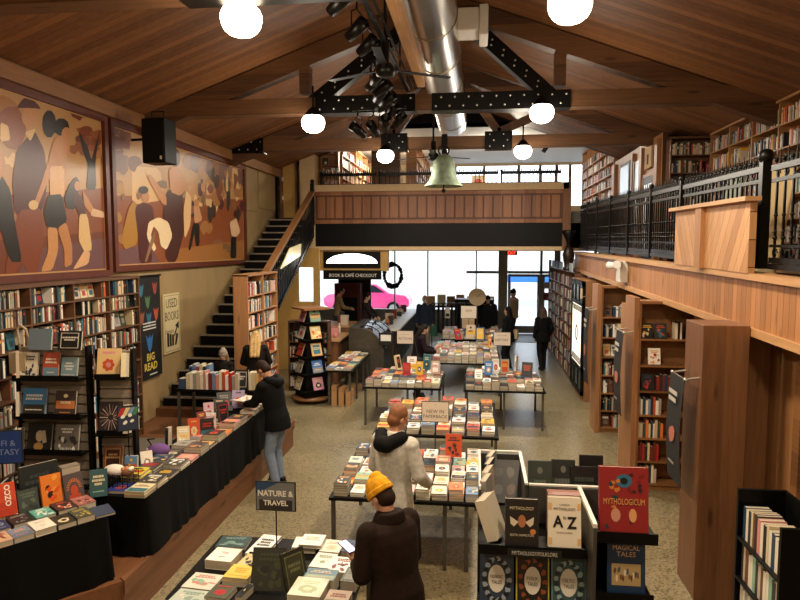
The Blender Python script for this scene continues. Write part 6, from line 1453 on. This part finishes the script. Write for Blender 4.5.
# pastry case: curved front
pc = world_thing('pastry_case', 'curved dark metal and glass pastry case', 'display case', (-2.65, 16.0, 0))
prof = [(0,0),(0,1.35)]+[(.25+.6*math.sin(R(a)), .75+.6*math.cos(R(a))) for a in range(0, 91, 10)]+[(.85,0)]
F = Matrix(((1,0,0,-3.1),(0,0,1,15.3),(0,1,0,0),(0,0,0,1)))
cdk = plain('case_dark', '#5a554c', .35, .6); MB().prism(prof, 0, .06, None, F).build('end_panel', cdk, pc); MB().prism(prof, 1.94, 2.0, None, F).build('end_panel', cdk, pc)
gl = MB(); q = [(.25+.59*math.sin(R(a)), .75+.59*math.cos(R(a))) for a in range(0, 91, 10)]
vs = [(x, y, z) for z in (.06, 1.94) for x, y in q]; n = len(q)
gl.add(vs, [(i, i+1, n+i+1, n+i) for i in range(n-1)], None, F, True); gl.build('curved_glass', M['glass'], pc)
rb2 = MB()
for z in (.06, .68, 1.3, 1.9):
    for i in range(n-1): rb2.bar(F @ Vector((q[i][0], q[i][1], z)), F @ Vector((q[i+1][0], q[i+1][1], z)), .03, .03)
rb2.build('ribs', M['grey'], pc)
MB().box(-3.1, 15.36, 0, -2.3, 17.24, .55).box(-3.1, 15.36, 1.3, -2.86, 17.24, 1.36).box(-3.09, 15.36, .85, -2.45, 17.24, .87).box(-3.1,15.36,.55,-3.06,17.24,1.3).build('base_cabinet', plain('case_base', '#37332d', .5), pc)
for i in range(9):
    x = -2.9+.2*(i % 3); y = 15.6+.55*(i//3)
    tag(MB().ball((x, y, .91), .06, 10, 6, ['#b5793f','#8a5a30','#d8c9a3'][i % 3], (1,1.2,.6)).build('pastry', M['matte']), 'small pastry inside the curved case, %s of three in the %s line' % (('left','middle','right')[i % 3], ('near','middle','far')[i//3]), 'pastry')
ch = MB().box(-2.35,15.25,.95,-2.0,15.3,1.25,'#15150f').box(-2.3,15.245,1.05,-2.05,15.25,1.2,'#e8e4dc'); tag(ch.build('price_card', M['matte']), 'dark price card with white scribble on the near end of the pastry case', 'card')
# service counter continuing to the windows
co = world_thing('service_counter', 'long cafe counter with a bright white top behind the pastry case', 'counter', (-2.5, 19.5, 0))
MB().box(-2.75, 17.35, 0, -2.2, 23.5, 1.02).build('counter_body', plain('counter_dark', '#2a211b', .6), co); MB().box(-2.85, 17.35, 1.02, -2.1, 23.5, 1.07).build('counter_top', M['white'], co)
gc = world_thing('checkout_counter', 'pine checkout counter at the foot of the stairs', 'counter', (-3.9, 17.6, 0))
MB().box(-4.7, 16.96, 0, -3.45, 18.0, 1.15).build('counter_body', M['pine_x'], gc); MB().box(-4.75, 16.93, 1.15, -3.4, 18.05, 1.2).build('counter_top', M['pine_trim'], gc)
gd = world_thing('pine_desk', 'pine desk between the tower display and the pastry case', 'desk', (-3.6, 15.9, 0))
MB().box(-4.05, 15.2, 0, -3.35, 16.6, 1.02).build('desk_body', M['pine_x'], gd); MB().box(-4.1, 15.15, 1.02, -3.3, 16.65, 1.06).build('desk_top', M['pine_trim'], gd)
struct('floor_service', MB().box(-5.4, 18.1, 0, -2.9, 20.35, .35), M['grey'])
def clutter(x0, x1, y0, y1, z, n, seed, where):
    r2 = random.Random(seed)
    for i in range(n):
        c = r2.choice(['#b5652f','#e9e2d0','#7d2b2b','#2c2f33','#c7b6a0','#9a6a3c','#3a4a3c','#d98f8a']); x, y = r2.uniform(x0, x1), y0+(y1-y0)*(i+.5)/n; w_, d_, h_ = r2.uniform(.05,.11), r2.uniform(.04,.08), r2.uniform(.12,.32)
        kind = i % 3; nmk = {0:'carton',1:'bottle',2:'paper_bag'}[kind]; m = MB()
        if kind == 1: m.lathe([(0,0),(w_*.5,0),(w_*.5,h_*.6),(w_*.2,h_*.8),(w_*.18,h_),(0,h_)], (x, y, z), 12, c)
        elif kind == 0: m.box(x-w_, y-d_, z, x+w_, y+d_, z+h_, c)
        else: m.box(x-w_, y-d_, z, x+w_, y+d_, z+h_*.9, c).path([(x-w_*.5,y,z+h_*.9),(x,y,z+h_*1.15),(x+w_*.5,y,z+h_*.9)],.006,5,c)
        tag(m.build(nmk, M['matte']), '%s %s, %s along from the near end %s' % ({'#b5652f':'orange brown','#e9e2d0':'cream','#7d2b2b':'maroon','#2c2f33':'charcoal','#c7b6a0':'beige','#9a6a3c':'brown','#3a4a3c':'dark green','#d98f8a':'pink'}[c], nmk.replace('_',' '), ORD[i], where), nmk.replace('_', ' '))
clutter(-2.65, -2.35, 17.5, 22.5, 1.07, 13, 4, 'of the white counter')
clutter(-3.8, -3.5, 17.0, 17.9, 1.2, 4, 5, 'of the pine checkout counter')
clutter(-3.95, -3.5, 15.3, 16.5, 1.06, 5, 6, 'of the pine desk')
rd = thing('orange_card', 'orange red square card standing beside the tower display', 'card', (-3.85, 15.3, 1.06)); MB().box(-.16,-.01,0,.16,.01,.42,'#c4482a').prism(blob(0,.0,.05,.05),0,.001,'#e2b23c',Matrix(((1,0,0,0),(0,0,-1,-.011),(0,1,0,.2),(0,0,0,1)))).build('card_face', M['matte'], rd)
# bookshelf low with books behind the tower (spines out)
bookcase('low_bookcase', 'low dark bookcase of white spined books left of the tower display', 'bookcase', TR(-4.3, 14.2, 0), .95, .3, [.1,.45,.8,1.15], 1.62, M['shelf_dark'], 1, face=.1)
# black clothing rack and window shelf with paper bags
ck = world_thing('clothing_rack', 'black rack of dark shirts with swing tags near the windows', 'clothing rack', (-.8, 20.9, 0))
MB().bar((-1.45,20.9,1.5),(-.1,20.9,1.5),.03,.03).bar((-1.45,20.9,0),(-1.45,20.9,1.5),.03,.03).bar((-.1,20.9,0),(-.1,20.9,1.5),.03,.03).build('rack_frame', M['iron'], ck)
for i in range(9):
    x = -1.38+.145*i; m = MB(); m.add([(x-.02,20.65,1.35),(x+.03,20.65,1.35),(x+.03,20.9,1.48),(x-.02,20.9,1.48),(x-.02,20.6,.6),(x+.03,20.6,.6),(x+.03,21.15,.6),(x-.02,21.15,.6),(x-.02,21.15,1.35),(x+.03,21.15,1.35)],[(0,1,5,4),(2,3,8,9),(0,3,2,1),(8,7,6,9),(0,4,7,8,3),(1,2,9,6,5),(4,5,6,7)],'#0d0d10' if i % 3 else '#1c2030')
    tag(m.build('hanging_shirt', M['cloth']), 'dark shirt on the rack near the windows, %s from the left' % ORD[i], 'shirt')
tag(MB().box(-1.0,20.55,1.05,-.85,20.57,1.4,'#d9d6ce').box(-.98,20.545,1.1,-.87,20.55,1.2,'#2a2a2c').build('swing_tag', M['matte']), 'tall white price tag on the front of the clothing rack', 'tag')
bt_ = world_thing('black_bench', 'black bench shelf under the shop windows holding boxes', 'bench', (-.9, 24.2, 0)); MB().box(-2.0, 23.6, 1.1, .75, 24.5, 1.16).build('top', M['black'], bt_); MB().box(-1.95,24.3,0,-1.85,24.4,1.1).box(.6,24.3,0,.7,24.4,1.1).box(-1.95,23.7,0,-1.85,23.8,1.1).box(.6,23.7,0,.7,23.8,1.1).build('legs', M['black'], bt_)
for i, x in enumerate((-1.7,-1.3,-.95,-.6,-.2,.2,.5)): tag(MB().box(x-.15,23.8,1.16,x+.15,24.1,1.5+.06*(i%2),['#b98f62','#d8c9a3','#7a5a3c'][i%3]).build('carton', M['matte']), 'brown carton on the bench under the shop windows, %s from the left' % ORD[i], 'carton')
bd = world_thing('black_display_cabinet', 'black cabinet beside the grey pillar near the entrance', 'cabinet', (-.1, 22.5, 0)); MB().box(-.75,22.2,0,.6,22.9,1.52).build('body', M['black'], bd, bevel=.02)
rs = thing('round_sign', 'round pale wooden sign with a clock like hand near the pillar', 'sign', (.02, 20.0, 0)); MB().tube((0,0,0),(0,0,1.6),.02).build('pole', M['grey'], rs); MB().tube((0,.02,1.78),(0,-.02,1.78),.27,.27,28,'#cdb894').bar((0,-.03,1.78),(.13,-.03,1.9),.015,.01,'#3a2d24').build('disc', M['matte'], rs)
fr2 = world_thing('table_easel', 'cream board leaning on the far table', 'board', (-.35, 18.2, .73))
tg2 = MB().box(-.4,17.95,1.05,-.05,17.98,1.4,'#c9ae88'); tg2.build('board_face', M['matte'], fr2)
# window ornament, exit sign, pillar notice
wo = thing('hanging_ornament', 'black openwork ornament hanging in the shop window by the pink car', 'ornament', (-3.15, 24.0, 2.15))
m = MB(); r2 = random.Random(4)
for i in range(22):
    a = 2*PI*i/22; m.ball((.33*math.cos(a), 0, .12+.42*math.sin(a)), r2.uniform(.06,.12), 8, 6)
m.path([(0,0,.5),(0,0,1.05)],.01); m.build('leaf_ring', M['iron'], wo)
ex = thing('exit_sign', 'small red exit sign above the entrance doors', 'sign', (1.3, 24.4, 3.05)); MB().box(-.2,-.03,-.02,.2,.03,.15).build('sign_box', M['black'], ex)
F = Matrix(((1,0,0,0),(0,0,-1,-.032),(0,1,0,.065),(0,0,0,1))); MB().text('EXIT', 0, 0, .001, .3, .12, '#ff3020', F).build('lettering', emis('exit_red', (1,.06,.03), 2.5), ex)
tag(MB().box(.9, 24.9, 2.0, 1.1, 24.935, 2.3, '#1a241c').box(.93,24.895,2.05,1.07,24.9,2.25,'#5a6a58').build('notice', M['matte']), 'small dark green notice on the grey pillar', 'notice')
tag(MB().box(2.55,24.9,1.75,2.85,24.94,2.0,'#9aa6b4').build('notice', M['matte']), 'pale blue notice taped on the entrance door', 'notice')
tag(MB().box(2.55,24.9,1.3,2.83,24.94,1.6,'#7a3038').build('notice', M['matte']), 'dark red notice taped on the entrance door', 'notice')
# street: pink car, blue bench
car = thing('car', 'pink car parked in the street outside the shop window', 'car', (-5.6, 33, -.08))
b_ = [(-2.2,.45),(-2.25,.8),(-2.0,1.0),(-1.3,1.08),(-.9,1.5),(.5,1.55),(1.15,1.1),(2.0,.98),(2.2,.75),(2.2,.42),(1.9,.3),(-1.9,.3)]
F = Matrix(((1,0,0,0),(0,0,1,-.85),(0,1,0,0),(0,0,0,1)))
MB().prism(b_, 0, 1.7, None, F).build('car_body', plain('pink_paint', '#d8407c', .25, coat=.6), car, bevel=.05)
MB().prism([(-1.15,1.1),(-.82,1.44),(.42,1.48),(.95,1.12)], -.01, 1.71, None, F).build('windows', plain('car_glass', '#20262c', .1), car)
for x in (-1.4, 1.4):
    for y in (-.82, .82):
        wv = MB().tube((x,y-.1,.33),(x,y+.1,.33),.33,.33,24); wh = wv.build('wheel', M['black'], car); MB().tube((x,y-.115,.33),(x,y-.1,.33),.2,.2,16).build('hubcap', M['bolt'], wh)
tag(MB().box(1.8,38,1.3,4.8,38.6,1.7,'#2f6fc0').box(1.9,38.1,-.08,2.0,38.2,1.3,'#55585c').box(4.6,38.1,-.08,4.7,38.2,1.3,'#55585c').build('street_banner', M['matte']), 'blue banner on posts across the street', 'banner')

# upstairs: far bookcases
M['shelf_lt'] = wood('light_shelf', '#8a5f3a', '#b98a5a', 'z', 'y', .3, groove=0, knots=False)
zu = [4.3, 4.62, 4.94, 5.26, 5.58, 5.9]
zo = [z-4.25 for z in zu]
bookcase('tall_bookcase', 'upstairs bookcase receding behind the balcony railing on the left', 'bookcase', TR(-3.75, 17.8, 4.25) @ LFT, 6.2, .3, zo, 2.1, M['shelf_lt'], 6, face=.1, gap=.02, pal=PAL_BR)
bookcase('tall_bookcase', 'upstairs bookcase receding behind the balcony just left of the bell', 'bookcase', TR(-1.75, 18.6, 4.25) @ LFT, 5.0, .3, zo, 2.1, M['shelf_lt'], 5, face=.1, gap=.02, pal=PAL_BR)
bookcase('tall_bookcase', 'upstairs bookcase facing the hall beside the cream post', 'bookcase', TR(-4.3, 17.5, 4.25), .5, .28, zo, 2.1, M['shelf_lt'], 1, pal=PAL_BR)
bookcase('tall_bookcase', 'upstairs bookcase beside the open door at the stair head', 'bookcase', TR(-4.84, 17.3, 4.25) @ TR(0,0,0), .5, .28, zo, 2.1, M['shelf_lt'], 1, pal=PAL_BR)
bc2 = world_thing('pillar', 'brown square pillar behind the balcony railing', 'pillar', (-2.6, 18.0, 4.25)); MB().box(-2.95,17.9,4.25,-2.15,18.15,6.5).build('pillar_shaft', M['beam'], bc2)
tag(MB().box(-.2,22.0,5.3,.25,22.05,5.75,'#b9a58c').prism(blob(0,0,.12,.1),0,.003,'#b3402f',Matrix(((1,0,0,.02),(0,0,-1,21.998),(0,1,0,5.53),(0,0,0,1)))).box(-.02,22.05,4.25,.02,22.09,5.5,'#55585c').build('framed_poster', M['matte']), 'small poster with a red shape upstairs right of the bell', 'poster')
for i, (x, y, z, lab) in enumerate(((-2.9,20.5,6.35,'added white globe lamp lighting the upper floor, left behind the balcony'), (.8,19.5,6.35,'added white globe lamp lighting the upper floor, right behind the balcony'))):  # lamps added to brighten the upper floor, fixtures included
    t = thing('ceiling_lamp', lab, 'lamp', (x, y, z)); MB().lathe([(0,-.12),(.12,-.1),(.16,0),(.12,.08),(0,.1)], n=16).build('glass_globe', emis('upper_fill_%d' % i, (1,.9,.75), 8), t); MB().tube((0,0,.08),(0,0,.16),.04).build('lamp_mount', M['grey'], t)
    ld = bpy.data.lights.new('upper_fill', 'POINT'); ld.energy = 230; ld.color = (1,.88,.7); ld.shadow_soft_size = .15; lo = bpy.data.objects.new('upper_fill', ld); C.objects.link(lo); lo.parent = t; lo.location = (0,0,-.2)
sd = world_thing('smoke_detector', 'round dark ceiling speaker upstairs', 'speaker', (1.6, 19.0, 6.5)); MB().tube((1.6,19,6.5),(1.6,19,6.46),.2,.2,20).build('disc', M['grey'], sd)
ut = world_thing('lighting_track', 'short black track with spotlights on the upstairs ceiling', 'track', (2.0, 18.6, 6.3)); m = MB().bar((2.0,17.9,6.35),(2.0,19.8,6.35),.04,.04); m.build('rail', M['iron'], ut)
for i in range(4): m = MB().tube((2.0,18.0+.45*i,6.3),(1.9,17.95+.45*i,6.1),.05,.07); m.build('lamp_can', M['iron'], ut)
# gallery, right
zg = [.1,.43,.76,1.09,1.42,1.75,2.08]
bookcase('gallery_bookcase', 'long bookcase packed with books along the back of the right hand gallery', 'bookcase', TR(4.22, 12.5, 2.95) @ RGT, 9.0, .3, zg, 2.42, M['shelf_lt'], 10, face=.22, gap=.03, pal=PAL_BR+PAL_DIM)
bookcase('gallery_bookcase', 'dark bookcase closing the end of the right hand gallery', 'bookcase', TR(3.56, 12.62, 2.95), .9, .28, zg, 2.4, M['shelf_dark'], 1, face=.1)
struct('wall_gallery_end', MB().box(3.5, 12.92, 2.95, 3.6, 17.2, 5.5), M['pine'])
struct('floor_gallery_end', MB().box(2.7, 17.0, 3.95, 4.55, 17.4, 4.0), M['beam'])
for (a, b2) in ((13.0,13.2),(14.2,14.35),(15.0,15.15),(16.9,17.2)): struct('trim_gallery_post', MB().box(3.42, a, 2.95, 3.5, b2, 5.4), M['pine_s'])
gd_ = struct('door_6', MB().box(3.45, 13.3, 2.95, 3.5, 14.1, 4.75), plain('slate_door', '#2c3038', .5)); MB().box(3.44,13.22,2.95,3.5,13.3,4.8).box(3.44,14.1,2.95,3.5,14.18,4.8).box(3.44,13.22,4.75,3.5,14.18,4.82).build('door_frame', M['pine_s'], gd_); MB().box(3.44,13.4,3.2,3.45,13.65,4.6).box(3.44,13.75,3.2,3.45,14.0,4.6).build('door_panes', M['gloss'], gd_)
pf = world_thing('framed_picture', 'black framed pale picture on the gallery end wall', 'picture', (3.45, 15.7, 4.2)); MB().box(3.44,15.3,4.3,3.49,16.3,5.3).build('frame', M['black'], pf); MB().box(3.43,15.38,4.38,3.44,16.22,5.22,'#b9bcc4').build('picture', M['gloss'], pf)
tag(MB().box(3.44,13.5,4.92,3.48,14.0,5.35,'#c9a878').box(3.43,13.7,5.0,3.44,13.8,5.2,'#3a2d24').build('notice', M['matte']), 'pale square notice above the slate door on the gallery', 'notice')
wn3 = struct('window_3', MB().box(3.44,14.42,3.4,3.5,14.5,5.2).box(3.44,14.9,3.4,3.5,14.98,5.2), M['alu']); MB().box(3.46,14.5,3.4,3.49,14.9,5.2).build('pane', M['gloss'], wn3)
bookcase('tall_bookcase', 'upstairs bookcase on the right beyond the gallery end wall', 'bookcase', TR(3.5, 22.5, 4.25) @ RGT, 5.1, .3, zo, 2.2, M['pine_s'], 5, face=.12, gap=.02, pal=PAL_BR+PAL_DIM)
for i, (y, z, c, s) in enumerate(((9.3,3.75,'#8f9a84',.55),(7.9,3.85,'#cdb078',.6))):
    tag(MB().bar((3.3, y, 2.95), (3.5, y, 2.95+1.3), s, .02, c, up=(1,0,0)).build('leaning_board', M['matte']), ['grey green board leaning on the gallery beside the long bookcase', 'cream yellow board leaning on the gallery beside the long bookcase'][i], 'board')
tag(MB().add([(-4.12,13.2,2.86),(-4.12,14.7,3.12),(-4.12,14.8,3.4),(-4.12,13.9,3.3),(-4.15,13.2,2.86),(-4.15,14.7,3.12),(-4.15,14.8,3.4),(-4.15,13.9,3.3)],[(0,1,2,3),(7,6,5,4),(0,4,5,1),(1,5,6,2),(2,6,7,3),(3,7,4,0)],'#efe9bb').build('light_patch', M['gloss']), 'pale yellow patch standing in for light on the iron stair railing', 'light_patch')  # flat pale shape: the light patch on the railing put into colour
# the uncounted books
so = STUFF.build('books', M['print']); tag(so, 'the many further small books filling the shelves and the lower layers of the stacks', 'books', kind='stuff')
